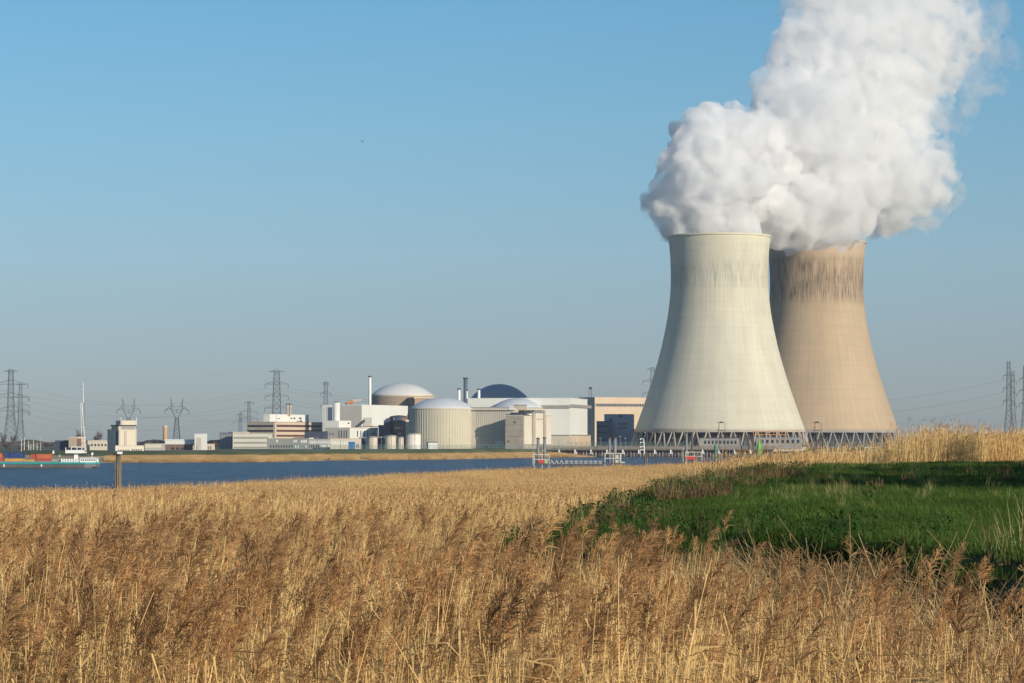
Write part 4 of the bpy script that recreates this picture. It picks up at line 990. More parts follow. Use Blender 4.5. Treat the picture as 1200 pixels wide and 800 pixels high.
# ---------------------------------------------------------------- barge with containers
BD = 1216.0; k = BD/F
b0 = P(40, HOR, BD)
o = thing('container_barge', 'long dark river barge with teal gunwale and white wheelhouse, loaded with containers', 'barge', (P(98,0,BD).x, BD, 0))
xl, xr = P(-190,0,BD).x, P(120.3,0,BD).x; hw = 5.6
zt = Z(543.2, BD-hw); zg = Z(541.0, BD-hw)
M_hull = mat('dark_hull_paint', (.085,.08,.078), .5, .25, .15, .4); M_teal = mat('teal_paint', (.02,.27,.27), .5, .08, .3)
def hull_outline(grow=0): return [(xl-6,BD),(xl,BD-hw-grow),(xr-6,BD-hw-grow),(xr-1.5,BD-hw*.72),(xr+grow,BD-hw*.3),(xr+grow,BD+hw*.3),(xr-1.5,BD+hw*.72),(xr-6,BD+hw+grow),(xl,BD+hw+grow)]
q = MB(); q.prism([(x if x < xr-4 else x-1.6*(x-xr+4)/4-0.6, y) for x, y in hull_outline()], -.6, .5); q.build('hull_bottom', M_hull, o)
q = MB(); q.prism(hull_outline(), .5, zt); q.build('hull', M_hull, o)
q = MB(); q.prism(hull_outline(.12), zt+.003, zg); q.build('gunwale', M_teal, o)
q = MB(); q.prism([(x, y) for x, y in hull_outline(.1)], zt-.85, zt-.7); q.build('rubbing_strake', M_steel, o)
for px in (11.2, 54.5): 
    q = MB(); x = P(px,0,BD).x; q.box(x-.25,x+.25,BD-hw-.2,BD-hw-.02,.55,zt-.05); q.build('draught_mark', M_wpaint, o)
q = MB(); q.box(xl+4, P(76,0,BD).x, BD-hw+.9, BD-hw+1.2, zg-.2, zg+.5); q.box(xl+4, P(76,0,BD).x, BD+hw-1.2, BD+hw-.9, zg-.2, zg+.5); q.build('coaming', M_steel, o)
def bx(nm, p0, p1, y0, y1, m, yy0=-3.5, yy1=3.5, par=None):
    q = MB(); q.box(P(p0,0,BD).x, P(p1,0,BD).x, BD+yy0, BD+yy1, Z(y1,BD), Z(y0,BD)); return q.build(nm, m, par or o)
bx('deckhouse', 98, 117, 536.2, 541.4, M_wpaint); bx('deckhouse_roof', 97.2, 118, 535.5, 536.1, M_wpaint, -3.9, 3.9)
for p in range(8): bx('window', 99.5+2.2*p, 100.7+2.2*p, 537.3, 539.3, M_dglass, -3.56, -3.4)
bx('cabin', 76, 97.5, 537.0, 541.4, mat('cabin_grey_paint',(.42,.45,.45),.6,.1,.4)); 
for p in range(7): bx('white_post', 76.2+3.0*p, 77.5+3.0*p, 536.6, 541.2, M_wpaint, -3.7, -3.5)
bx('wheelhouse_column', 90.5, 94.5, 530.4, 537, M_wpaint, -1.2, 1.2)
wh = bx('wheelhouse', 81, 100.5, 526.6, 530.3, M_wpaint, -3, 3)
bx('wheelhouse_glass', 81.2, 100.2, 523.6, 526.5, M_dglass, -2.9, 2.9); bx('wheelhouse_roof', 88, 101.0, 522.6, 523.5, M_wpaint, -3.2, 3.2)
for p in (81, 87.5, 94, 99.6): bx('window_pillar', p, p+.8, 523.6, 526.5, M_wpaint, -3, -2.85)
bx('wheelhouse_wing', 100.6, 103.4, 528.2, 530.2, M_wpaint, -3, 3)
q = MB(); q.bar(P(101,530,BD), P(108,536,BD), .12); q.bar(P(96,522.6,BD), P(96,517,BD), .12); q.build('stay', M_steel, o)
bx('radar_pole', 110.8, 111.2, 530.4, 536, M_wpaint, -.2, .2); bx('radar_scanner', 110.2, 112.2, 529.6, 532.4, M_wpaint, -.6, .6)
bx('stern_rail', 117.8, 120, 537.4, 541, M_wpaint, -3.6, -3.4)
M_cont = {}
def container(p0, p1, y0, y1, col, nm, label, dy=0):
    m = mat(nm, col, .6, .14, .25)
    x0, x1 = P(p0,0,BD).x, P(p1,0,BD).x; z0, z1 = Z(y1,BD), Z(y0,BD); yc = BD + dy
    o = thing('shipping_container', label, 'container', ((x0+x1)/2, yc, z0), 'containers stacked on the barge')
    q = MB(); n = max(6, int((x1-x0)/.55)); pts = []
    for i in range(n*2+1):
        x = x0 + .12 + (x1-x0-.24)*i/(2*n); pts.append((x, yc-1.2 + (.07 if i % 2 else -.02)))
    pts += [(x1-.12, yc+1.2), (x0+.12, yc+1.2)]
    q.prism(pts, z0+.1, z1-.1); q.build('corrugated_box', m, o)
    q = MB()
    for x in (x0, x1-.14):
        for y in (yc-1.27, yc+1.13): q.box(x, x+.14, y, y+.14, z0+.005, z1-.005)
    q.box(x0, x1, yc-1.28, yc-1.12, z1-.16, z1-.004); q.box(x0, x1, yc-1.28, yc-1.12, z0+.004, z0+.16); q.build('corner_frame', m, o)
    return o
Or, Rd, Nv, Ye, Gg = (.48,.13,.05), (.40,.07,.045), (.022,.05,.17), (.55,.30,.06), (.30,.33,.30)
container(-9, 7.2, 530.3, 535.8, Or, 'orange_container_paint', 'orange container on the upper layer at the left picture edge')
container(-9, 8.4, 536.0, 541, Rd, 'red_container_paint', 'red container at deck level at the left picture edge')
container(8.8, 15.2, 528.2, 536, Nv, 'navy_container_paint', 'short dark blue container beside the longer blue one', .4)
container(15.6, 32, 529.4, 536.2, Nv, 'navy_container_paint', 'long blue container on the upper layer')
container(9.5, 31.5, 536.6, 541, Ye, 'yellow_container_paint', 'long yellow container under the blue ones')
container(32, 45, 537.8, 541, Ye, 'yellow_container_paint', 'short yellow container with clear sky above it')
container(40, 46.2, 531.4, 537, Rd, 'red_container_paint', 'short dark red container left of the long red one', .5)
container(46.6, 64, 531.2, 536.4, Or, 'orange_container_paint', 'long orange red container on the upper layer near the wheelhouse')
container(46.6, 64, 536.6, 541.1, Rd, 'red_container_paint', 'long red container at deck level near the wheelhouse')
container(64.4, 75, 537.2, 541.2, Gg, 'grey_container_paint', 'pale grey green container next to the white cabin')

# ---------------------------------------------------------------- marks and piles in the river
o = thing('river_beacon', 'thick weathered pile with a dark platform and white lamp box, standing before the barge stern', 'beacon', P(138.3, 574, 420))
D = 420; a = P(138.3, 574, D)
q = MB(); q.bar((a.x, D, -2), (a.x, D, Z(532,D)), .40, .36, 14); q.build('pile', M_timber, o, True)
q = MB()
for i in range(7): q.bar((a.x+.42*cos(i*.9), D+.42*sin(i*.9), -2), (a.x+.40*cos(i*.9), D+.40*sin(i*.9), Z(534+i*2,D)), .09, .07, 5)
q.build('fender_plank', M_pile, o)
q = MB(); q.lathe([(.72, Z(532.4,D)),(.72, Z(531,D))], (a.x-.05, D), 16, cap_bot=True); q.build('platform', M_dark, o)
q = MB(); q.box(P(140.8,0,D).x, P(146,0,D).x, D-.5, D+.4, Z(531.6,D), Z(528.6,D)); q.build('lamp_box', M_wpaint, o)
q = MB(); q.bar(P(134.6,533.5,D), P(134.6,522.5,D), .05); q.build('pole', M_dark, o)

def dolphin(px, yt, d, r, label):
    b = P(px, HOR, d); o = thing('mooring_dolphin', label, 'mooring pile', (b.x, d, -2), 'mooring piles in the river')
    q = MB(); q.bar((b.x,d,-2),(b.x,d,Z(yt,d)), r, r, 12); q.build('pile', M_steel if r > .5 else M_timber, o, True)
    q = MB(); q.lathe([(r+.14, Z(yt,d)-.7),(r+.14, Z(yt,d)+.12)], (b.x,d), 12, cap_bot=True); q.build('pile_cap', M_timber, o)
for px, yt, d, r, lab in ((630.6,512.4,1500,.85,'left pile of the pair before the concrete pump house'),(638.2,511.8,1510,.85,'right pile of the pair before the concrete pump house'),
    (714.2,512.6,1450,.7,'left pile of the pair behind the second white landing stage'),(720.6,512.2,1455,.95,'right pile of the pair behind the second white landing stage'),
    (804.5,505.8,1250,.55,'left pile of the pair at the foot of the cream tower'),(811,506.4,1255,.5,'right pile of the pair at the foot of the cream tower'),
    (877.4,508.6,1200,.4,'left pile of the pair beside the green buoy on the reeds'),(883,508.2,1205,.4,'right pile of the pair beside the green buoy on the reeds'),
    (957.2,508,1150,.42,'dark pile under the steel frame before the tan tower'),(964.4,509.5,1160,.36,'shorter pile under the steel frame before the tan tower'),
    (1030.6,508.6,1150,.5,'single thick dark pile before the right foot of the tan tower'),(1098,507,1100,.4,'left pile of the pair rising from the right reeds'),(1104.4,507.6,1105,.4,'right pile of the pair rising from the right reeds')):
    dolphin(px, yt, d, r, lab)
def nav_frame(px, y0, d, label):
    b = P(px,HOR,d); o = thing('steel_frame', label, 'steel frame', (b.x, d, -2)); q = MB()
    for a in (-3.6, 3.6):
        for dd in (0, 2.4): q.bar((P(px+a,0,d+dd).x, d+dd, -2), (P(px+a,0,d+dd).x, d+dd, Z(y0,d)), .13)
    q.build('frame_post', M_dark, o); q = MB()
    for y in (y0, 503.6): q.bar(P(px-4,y,d), P(px+4,y,d), .18)
    q.bar(P(px-3.6,503.6,d), P(px-1.4,y0+3.4,d), .12); q.build('frame_beam', M_dark, o)
    q = MB(); l = P(px+.8,y0-1.2,d); q.bar(P(px-1.6,y0-.9,d), P(px+2.6,y0-.9,d), .28); q.build('lamp', M_dark, o)
nav_frame(844.6, 494.6, 1250, 'dark steel frame with lamp in front of the cream tower foot')
nav_frame(956.6, 494.6, 1150, 'dark steel frame with lamp in front of the tan tower foot')
def panel(o, d, nm, m, p0, p1, y0, y1, dy=0):
    q = MB(); q.box(P(p0,0,d).x, P(p1,0,d).x, d+dy-.06, d+dy+.06, Z(y1,d), Z(y0,d)); return q.build(nm, m, o)
def stage(px0, px1, yt, yb, d, label, red=None, green=None):
    b = P((px0+px1)/2, HOR, d); o = thing('landing_stage', label, 'landing stage', (b.x, d, -2), 'white landing stages along the reeds')
    w_ = .13; q = MB()
    for px in (px0+.8, (px0+px1)/2+.5, px1-.8):
        for dd in (0, 3): q.bar((P(px,0,d+dd).x, d+dd, -2), (P(px,0,d+dd).x, d+dd, Z(yt,d)), w_)
    q.build('post', M_wworn, o)
    for y in (yt+.6, (yt+yb)/2+.4): panel(o, d, 'rail', M_wworn, px0, px1, y-.4, y+.4, -.2)
    q = MB(); q.box(P(px0-.6,0,d).x, P(px1+.6,0,d).x, d-.3, d+3.3, Z(yb+.5,d), Z(yb-.4,d)); q.build('deck', M_timber, o)
    if red: 
        r = panel(o, d, 'red_board', M_red, red[0], red[1], red[2], red[3], -.3); m_ = (red[0]+red[1])/2
    if green: panel(o, d, 'green_board', M_sedge_p, *green, -.3)
    return o
M_sedge_p = mat('pale_green_paint', (.40,.46,.25), .6, .1, .5)
s1 = stage(625.5, 644, 531.3, 543, 800, 'white landing stage with a red board, at the left end of the walkway', (631.2,637.4,538.2,542), (638,641.6,537.6,542.2))
panel(s1, 800, 'tall_post', M_wworn, 624.2, 625.0, 528.6, 545, -.4); panel(s1, 800, 'dark_pile', M_dark, 624.0, 625.6, 542.5, 549, -.2); panel(s1, 800, 'ladder', M_dark, 626.2, 627.6, 532, 541, .2)
s2 = stage(707.5, 727.6, 530, 542, 800, 'white landing stage without a board, at the right end of the walkway')
panel(s2, 800, 'white_box', M_wworn, 720.6, 726.6, 531.5, 541.5, .6); panel(s2, 800, 'lower_deck', M_wworn, 727, 731.5, 540.4, 541.8)
s3 = stage(801.6, 822, 528.4, 538.6, 830, 'white landing stage with a faded red board, before the cream tower', (803,813,534,537.6))
panel(s3, 830, 'tall_post', M_wworn, 799.0, 799.6, 524, 540)
stage(954, 971, 526, 532.6, 900, 'small white rail stage half hidden in the reeds before the tan tower')
stage(1010, 1026, 523.4, 529, 930, 'small white rail stage in the reeds right of the tan tower')
stage(1094, 1110, 522.4, 528, 930, 'farthest right small white rail stage in the reeds')
o = thing('walkway', 'low timber walkway with white triangular frames linking the two landing stages', 'walkway', (P(676,0,800).x, 800, -2))
q = MB(); q.box(P(644.8,0,800).x, P(706.8,0,800).x, 799.9, 801.6, Z(544,800), Z(542.9,800)); q.build('deck', M_timber, o)
for i in range(11):
    px = 647 + 5.6*i; q = MB()
    if i < 3:
        q.bar(P(px-2,542.8,800), P(px-.6,538.6,800), .09); q.bar(P(px+2.2,542.8,800), P(px-.6,538.6,800), .16); q.build('triangle_frame', M_wworn, o)
    else:
        q.box(P(px-2.2,0,800).x, P(px+2,0,800).x, 799.6, 799.8, Z(540,800), Z(539.2,800)); q.box(P(px-2.2,0,800).x, P(px+2,0,800).x, 799.6, 799.8, Z(542.2,800), Z(541.5,800))
        q.box(P(px-.3,0,800).x, P(px+.2,0,800).x, 799.6, 799.8, Z(542.8,800), Z(539,800)); q.build('rail_panel', M_wworn, o)
q = MB()
for i in range(14): q.bar((P(647+4.4*i,0,800).x, 800.7, -2), (P(647+4.4*i,0,800).x, 800.7, Z(543.9,800)), .16)
q.build('support_pile', M_timber, o)
o = thing('signal_mast', 'white signal mast with four curled lamps on a dark pile, left of the cream tower', 'signal mast', (P(755,0,1000).x, 1000, -2))
q = MB(); q.bar((P(755,0,1000).x,1000,-2),(P(755,0,1000).x,1000,Z(531.5,1000)),.45,.4,10); q.build('pile', M_timber, o)
q = MB(); q.bar((P(757.7,0,1000).x,1001,-2),(P(757.7,0,1000).x,1001,Z(534.5,1000)),.17); q.build('side_pile', M_steel, o)
q = MB(); q.bar(P(755.2,531.5,1000), P(754.4,514.4,1000), .22, .18, 8); q.build('pole', M_wpaint, o)
for y in (513.6, 517.6, 522.6, 526.6):
    q = MB(); q.bar(P(754.5,y+.6,1000), P(753.2,y-.5,1000), .13); q.bar(P(753.2,y-.5,1000), P(750.8,y,1000), .13)
    q.bar(P(750.9,y-.2,1000), P(750.4,y+1.0,1000), .28); q.build('lamp_arm', M_wpaint, o)
for px, y0, d, m, lab in ((889.5,514.4,1100,M_green,'bright green cone buoy among the reeds before the cream tower'),(838.4,517.6,1300,mat('dark_green_paint',(.05,.22,.13),.6,.1,.5),'darker green cone buoy left of the steel frame')):
    b = P(px, 523.2, d); o = thing('buoy', lab, 'buoy', (b.x, d, -1)); r = 2.6*d/F if d < 1200 else 1.5*d/F; q = MB()
    q.lathe([(r*.8,-1),(r,b.z-.4),(r*.95,b.z+.5),(r*.25,Z(y0+.8,d)),(r*.15,Z(y0,d))],(b.x,d),20); q.build('float', m, o, True)
    q = MB(); q.bar((b.x,d,Z(y0+.4,d)),(b.x,d,Z(y0-3.4,d)),.14); q.build('topmark_post', M_steel, o)
    q = MB(); q.bar((b.x,d,Z(y0-1.5,d)),(b.x,d,Z(y0-3.6,d)),.35,.05,8); q.build('topmark', m, o)
o = thing('striped_beacon', 'black and white banded beacon at the right picture edge', 'beacon', (P(1195,0,1300).x, 1300, 0)); k = 1300/F
for i in range(6):
    q = MB(); q.lathe([(.9, Z(523-2.2*i,1300)),(.9, Z(523-2.2*(i+1),1300)-.004)], (P(1195,0,1300).x,1300), 14, cap_bot=True); q.build('band', M_wpaint if i%2==0 else M_dark, o)
q = MB(); q.lathe([(.5,-2),(.5,Z(523,1300))], (P(1195,0,1300).x,1300), 10); q.build('pile', M_timber, o); q = MB(); q.lathe([(1.8,Z(526,1300)),(1.8,Z(523.6,1300))], (P(1195,0,1300).x,1300), 14, cap_bot=True); q.build('gallery', M_wpaint, o)
o = thing('rowing_boat', 'small dark open boat lying at the far tan shore', 'boat', P(381, 538.6, 1660)); b = P(381,538.8,1660); q = MB()
n = 12; rim = []; keel = []
for i in range(n):
    a = 2*pi*i/n; rim.append((b.x+3.0*cos(a), 1660+1.1*sin(a)*(1-.3*cos(a)), b.z+1.2+.3*abs(cos(a)))); keel.append((b.x+2.3*cos(a), 1660+.6*sin(a), b.z-.1))
q.add(rim+keel, [tuple(range(2*n-1,n-1,-1))] + [(i,(i+1)%n,(i+1)%n+n,i+n) for i in range(n)]); q.build('hull', M_navy, o)
q = MB(); q.box(b.x-.3,b.x+.3,1659.1,1660.9,b.z+.7,b.z+.85); q.box(b.x+1.1,b.x+1.6,1659.3,1660.7,b.z+.75,b.z+.9); q.build('thwart', M_timber, o)

# ---------------------------------------------------------------- pier along the plant
o = thing('loading_pier', 'long timber pier with boarded screen and white brackets along the plant shore', 'pier', (P(720,0,2050).x, 2050, -2)); d = 2050
q = MB(); q.box(P(566,0,d).x, P(905,0,d).x, d, d+7, Z(527.0,d), Z(525.6,d)); q.build('deck', M_timber, o)
q = MB()
for i in range(240):
    px = 566 + 339*i/240
    q.box(P(px,0,d).x, P(px+1.1,0,d).x, d-.15, d-.02, Z(525.6,d), Z(521.6+.5*sin(i*1.7)+(.6 if i%9==0 else 0),d))
q.build('board_screen', mat('grey_board',(.20,.18,.16),.95,.3,.3), o)
q = MB(); q.box(P(566,0,d).x, P(905,0,d).x, d+5.5, d+6, -2, Z(527.02,d)); q.build('dark_void_sheet', M_navy, o)  # dark sheet paints the shaded void under the deck
for i in range(64):
    px = 668 + 3.7*i; q = MB(); q.bar((P(px,0,d).x, d-1.6, -2.2), (P(px,0,d).x, d-1.6, Z(529+.5*sin(i*2.3),d)), .5, .46, 8); q.build('pile', M_pile if i%3 else M_timber, o, True)
for i in range(17):
    px = 581 + 18.7*i; q = MB()
    a = P(px-1.6,526.6,d-2.2); q.bar(P(px-.9,526.0,d-2.2), P(px+1.2,530.4,d-2.2), .3); q.bar(P(px-1.3,530.4,d-2.2), P(px+1.4,530.4,d-2.2), .4); q.bar(P(px-.9,526.0,d-2.2), P(px-1.0,530.4,d-2.2), .38)
    q.build('white_bracket', M_wpaint, o)
def fence(px0, px1, y0, y1, d0, d1, n, label):
    o = thing('mesh_fence', label, 'fence', P((px0+px1)/2, y1, (d0+d1)/2)); q = MB()
    for i in range(n):
        f = i/(n-1); d = d0+(d1-d0)*f; px = px0+(px1-px0)*f; r = MB(); r.bar(P(px,y1,d), P(px,y0-.4,d), .13); r.build('post', M_fence, o)
    m = n*7
    for i in range(m):
        f = i/(m-1); d = d0+(d1-d0)*f; px = px0+(px1-px0)*f; q.bar(P(px,y1,d), P(px,y0,d), .05, None, 3, False)
    for y in (y0+.2, (y0+y1)/2, y1-.3): q.bar(P(px0,y,d0), P(px1,y,d1), .07, None, 3, False)
    q.build('mesh_panel', M_fence, o)
fence(340, 662, 520.6, 527.0, 1770, 2035, 62, 'green mesh fence along the dike before tanks and cream drum')
fence(664, 1064, 517.4, 523.5, 2075, 2110, 70, 'green mesh fence along the shore before the cooling towers')
o = thing('pipe_bridge', 'orange framed pipe bridge in front of the cream tower columns', 'pipe bridge', P(904,518,2040)); d = 2040; q = MB()
for y in (504.9, 508.6): q.bar(P(883,y,d), P(921,y,d), .35)
q.build('beam', mat('orange_steel',(.45,.22,.07),.6,.15,.4), o); q = MB()
for i in range(9): q.bar(P(883+4.75*i,504.9,d), P(883+4.75*i,508.6 if i%2 else 522,d), .28)
q.build('support_post', MATS['orange_steel'], o)
B = Block('pump_shed', 'low grey flat shed before the cream tower columns, left of the pipe bridge', 'shed', 820, 866, 868, 513, 2080, M_roofg, W=9, A=rad(6), cap=M_dark)
B.slits('L', 'window', M_dglass, 824, 864, 9, 515.5, 519.5, .55)
B = Block('pump_shed', 'low pale green shed under the orange pipe bridge', 'shed', 886, 940, 942, 512.6, 2085, M_roofg, W=9, A=rad(6), cap=M_steel)
B.slits('L', 'window', M_dglass, 890, 938, 8, 514.5, 518.5, .5)

for i, (px, y0, d) in enumerate(((372,512.5,1900),(399,513.5,1910),(447,512,1930),(471.5,514,1950),(498,513,1960),(527,512.5,1980),(560,512.5,2000),(612,514,1985),(655,512.5,2000),(668.5,510.5,2010),(674,513,2010),(704,513,2040),(727,510.8,2030),(733,513,2040),(774,513.5,2060),(789,512.5,2060))):
    b = P(px, 526, d); o = thing('lamp_post', 'thin grey lamp post behind the shore fence of the plant', 'lamp post', b, 'lamp posts along the plant shore')
    q = MB(); q.bar(b, P(px, y0, d), .16, .10, 6); q.build('post', M_steel, o); q = MB(); l = P(px, y0, d); q.box(l.x-.9, l.x+.5, d-.25, d+.25, l.z, l.z+.25); q.build('lamp_head', M_concl, o)
# ---------------------------------------------------------------- pylons, wires, masts
def lattice(q, x, y, z0, z1, w0, w1, n, r=.16, rb=.09):
    lv = [(z0+(z1-z0)*(1-(1-i/n)**1.25), ) for i in range(n+1)]
    def c(i):
        z = lv[i][0]; w = w0+(w1-w0)*((z-z0)/(z1-z0)); return [(x-w,y-w,z),(x+w,y-w,z),(x+w,y+w,z),(x-w,y+w,z)]
    for i in range(n):
        a, b = c(i), c(i+1)
        for j in range(4):
            q.bar(a[j], b[j], r, None, 4, False); k = (j+1)%4
            q.bar(a[j], b[k], rb, None, 3, False); q.bar(a[k], b[j], rb, None, 3, False); q.bar(b[j], b[k], rb, None, 3, False)
WIRE_PTS = {}
def pylon(key, px, yt, yb, d, wb, wt, arms, label, r=.2, waist=None, rot=0, name='power_pylon'):
    b = P(px, yb, d); zt = Z(yt, d); k = d/F
    o = thing(name, label, 'pylon', (b.x, d, b.z), 'power pylons around the plant'); q = MB()
    zm = Z(waist, d) if waist else b.z + (zt-b.z)*.45
    wm = wt*1.6
    lattice(q, b.x, d, b.z, zm, wb, wm, 6, r, r*.55); lattice(q, b.x, d, zm, zt, wm, wt, 8, r*.85, r*.5); q.build('lattice_body', M_pyl, o)
    ends = []
    for y, hl in arms:
        z = Z(y, d); L = hl*k; q = MB(); dx, dy = cos(rot)*L, sin(rot)*L
        for s in (-1, 1):
            tip = (b.x+s*dx, d+s*dy, z)
            for e in (-.9, .9):
                q.bar((b.x, d+e, z), tip, r*.8, None, 3, False); q.bar((b.x, d+e, z+L*.20+1.0), tip, r*.7, None, 3, False)
            for f in (.35, .65): q.bar((b.x+s*dx*f, d+s*dy*f, z), (b.x+s*dx*f, d+s*dy*f, z+(L*.2+1)*(1-f)), r*.5, None, 3, False)
            ends.append(Vector(tip))
        q.build('crossarm', M_pyl, o)
    q = MB()
    for e in ends[2 if len(arms) > 3 else 0:]: q.bar(e, e-Vector((0,0,3.6)), .22, None, 5)
    q.build('insulator', M_dark, o)
    WIRE_PTS[key] = [e-Vector((0,0,3.6)) for e in ends]; return o
def cat_pylon(key, px, yt, yb, d, label):
    b = P(px, yb, d); k = d/F; x = b.x; z = lambda y: Z(y, d); r = .20
    o = thing('power_pylon', label, 'pylon', (x, d, b.z), 'power pylons around the plant')
    q = MB(); lattice(q, x, d, b.z, z(489), 4.2, 1.6, 7, r, r*.55); q.build('lattice_body', M_pyl, o)
    q = MB()
    for s in (-1, 1):
        for e in (-1, 1):
            q.bar((x+s*1.2,d+e,z(489)), (x+s*6.4*k,d+e,z(480)), r, None, 3, False); q.bar((x+s*6.4*k,d+e,z(480)), (x+s*7.2*k,d,z(yt)), r, None, 3, False)
            q.bar((x+s*4.5*k,d+e,z(476)), (x+s*7.2*k,d,z(yt)), r*.7, None, 3, False)
            q.bar((x+s*1.2,d+e,z(483)), (x+s*6.4*k,d+e,z(480)), r*.7, None, 3, False)
    q.build('fork_head', M_pyl, o); q = MB(); pts = []
    for e in (-1, 1):
        for s in (-1, 1):
            q.bar((x,d+e,z(479.6)), (x+s*8*k,d+e,z(478)), r, None, 3, False); q.bar((x,d+e,z(476.2)), (x+s*8*k,d+e,z(475.6)), r*.8, None, 3, False)
            q.bar((x+s*8*k,d+e,z(475.6)), (x+s*14*k,d,z(480.5)), r, None, 3, False); q.bar((x+s*8*k,d+e,z(478)), (x+s*14*k,d,z(480.5)), r, None, 3, False)
    q.build('crossarm', M_pyl, o)
    q = MB()
    for f in (-14, 0, 14):
        t = Vector((x+f*k,d,z(480.5 if f else 479.8))); q.bar(t, t-Vector((0,0,3.6)), .24, None, 5); pts.append(t-Vector((0,0,3.6)))
    q.build('insulator', M_dark, o); WIRE_PTS[key] = pts
pylon('A', 12.2, 433, 528, 2500, 7.0, 1.9, [(434.6,8),(449.4,20),(464.6,21),(480.6,22)], 'largest dark pylon at the left picture edge', .23)
pylon('B', 23.6, 449, 526, 3300, 6.0, 1.6, [(450,6),(465,10),(474,10),(483,10)], 'fainter pylon just right of the big left pylon', .2)
pylon('C', 324, 434, 522, 2550, 5.2, 2.4, [(435,9),(449.4,13.6),(463.4,13.8),(477.4,14)], 'dark pylon rising behind the white penthouse', .23)
pylon('D', 291.6, 470, 520, 3500, 4.4, 1.4, [(471,5),(482,10),(490,10)], 'small far pylon left of the banded office roof', .22)
pylon('E', 281.4, 484, 520, 3900, 4.0, 1.4, [(485,4),(493,8)], 'smallest far pylon above the white office roof', .2)
pylon('G', 381.6, 447, 520, 3000, 3.0, 1.6, [(448,3),(460,6),(474,6)], 'narrow pylon above the shade-painted end of the turbine hall', .16)
pylon('T', 765, 430, 520, 3000, 5.0, 2.0, [(432,7),(446,12),(460,12),(474,13)], 'pylon almost hidden behind the cream cooling tower', .22)
pylon('R', 1182.6, 422.8, 524, 2300, 5.2, 1.2, [(439.6,6.5),(454,6.5),(469,6.5)], 'tall narrow pylon near the right picture edge', .2)
pylon('S', 1187.6, 434, 524, 2700, 4.6, 1.2, [(446,4),(460,4),(474,4)], 'paler narrow pylon close behind the tall right pylon', .16)
pylon('U', 1202, 428, 524, 2500, 5.0, 1.4, [(443,7),(457,7.5),(472,7)], 'pylon cut by the right picture edge with hooked arms', .22)
cat_pylon('K', 150.4, 466, 520, 3000, 'fork headed pylon behind the grain silo')
cat_pylon('L', 207, 466, 520, 3000, 'fork headed pylon above the white fascia hall')
def wire(a, b, sag, label, group, r=.055):
    o_ = MB(); n = 20; pts = []
    for i in range(n+1):
        t = i/n; p = a.lerp(b, t); pts.append(p - Vector((0,0,4*sag*t*(1-t))))
    for p, q in zip(pts, pts[1:]): o_.bar(p, q, r, None, 3, False)
    ob = o_.build('power_line', M_pyl, None, org=a); tag(ob, label, 'power line', group)
def span(k1, k2, idx, sag, label, r=.055):
    for i, j in idx: wire(WIRE_PTS[k1][i], WIRE_PTS[k2][j], sag, label, label, r)
span('A', 'C', [(i,i) for i in range(2,8)], 16, 'thin sagging power cables between the big left pylon and the penthouse pylon', .06)
span('C', 'T', [(i,i) for i in range(2,8)], 20, 'thin sagging power cables between the penthouse pylon and the cream cooling tower', .06)
span('T', 'R', [(2,0),(4,2),(6,4)], 22, 'thin sagging power cables right of the tan cooling tower', .06)
span('K', 'L', [(0,0),(1,1),(2,2)], 5, 'faint power cables between the two fork headed pylons', .06)
span('L', 'D', [(0,2),(2,3)], 9, 'faint power cables from the fork headed pylon to the small far pylon', .06)
for dx, lab in ((-700,'power cables leaving the big left pylon past the picture edge'),):
    for i in range(2, 8): wire(WIRE_PTS['A'][i], WIRE_PTS['A'][i]+Vector((dx,250,0)), 14, lab, lab)

o = thing('radio_mast', 'tall slender white tapering mast behind the barge wheelhouse', 'mast', P(98.6, 528, 1660)); d = 1660; b = P(98.6,528,d); q = MB()
for s, e in ((-2.1,0),(2.0,1.6),(1.9,-1.6)): q.bar((b.x+s*d/F, d+e, b.z), (P(97.8,0,d).x+s*.2, d+e*.15, Z(471,d)), .17, .14, 6)
q.bar(P(97.5,471,d), P(97.5,447,d), .26, .14, 8); q.build('mast_leg', M_wpaint, o); q = MB()
for i in range(12):
    f = i/12; z = b.z+(Z(471,d)-b.z)*f; hw2 = 2.0*d/F*(1-f)+.15; q.bar((b.x-hw2,d,z),(b.x+hw2,d+1*(1-f),z+3),.1,None,3,False); q.bar((b.x-hw2,d,z+3),(b.x+hw2,d+1*(1-f),z),.1,None,3,False)
q.build('mast_brace', M_steel, o)
q = MB(); q.lathe([(.9,Z(452.5,d)),(.9,Z(452,d))],(P(97.5,0,d).x,d),10,cap_bot=True); q.build('mast_ring', M_steel, o)
for px, y0, d, lab in ((25.0,514,1700,'thick white sailing mast left of the others'),(28.4,511,1720,'tall white sailing mast behind the blue container'),(33.4,516,1730,'medium white sailing mast behind the blue container'),(39.2,515,1740,'white sailing mast above the flat white hut left end'),(43.4,518,1750,'shortest white sailing mast above the flat white hut'),(47.4,511.4,1700,'tallest white sailing mast above the flat white hut'),(60.4,519,1710,'lone white sailing mast left of the navy warehouse'),(36.0,519.6,1735,'small sailing mast between the blue container and the hut')):
    b = P(px, 531, d); o = thing('sailing_mast', lab, 'mast', b, 'sailing masts in the marina behind the dike'); t = Z(y0,d)
    q = MB(); q.bar(b, (b.x,d,t), .22, .12, 6); q.build('spar', M_wpaint, o); q = MB(); q.bar((b.x-1.2,d,b.z+(t-b.z)*.62),(b.x+1.2,d,b.z+(t-b.z)*.62),.08); q.build('spreader', M_wpaint, o)
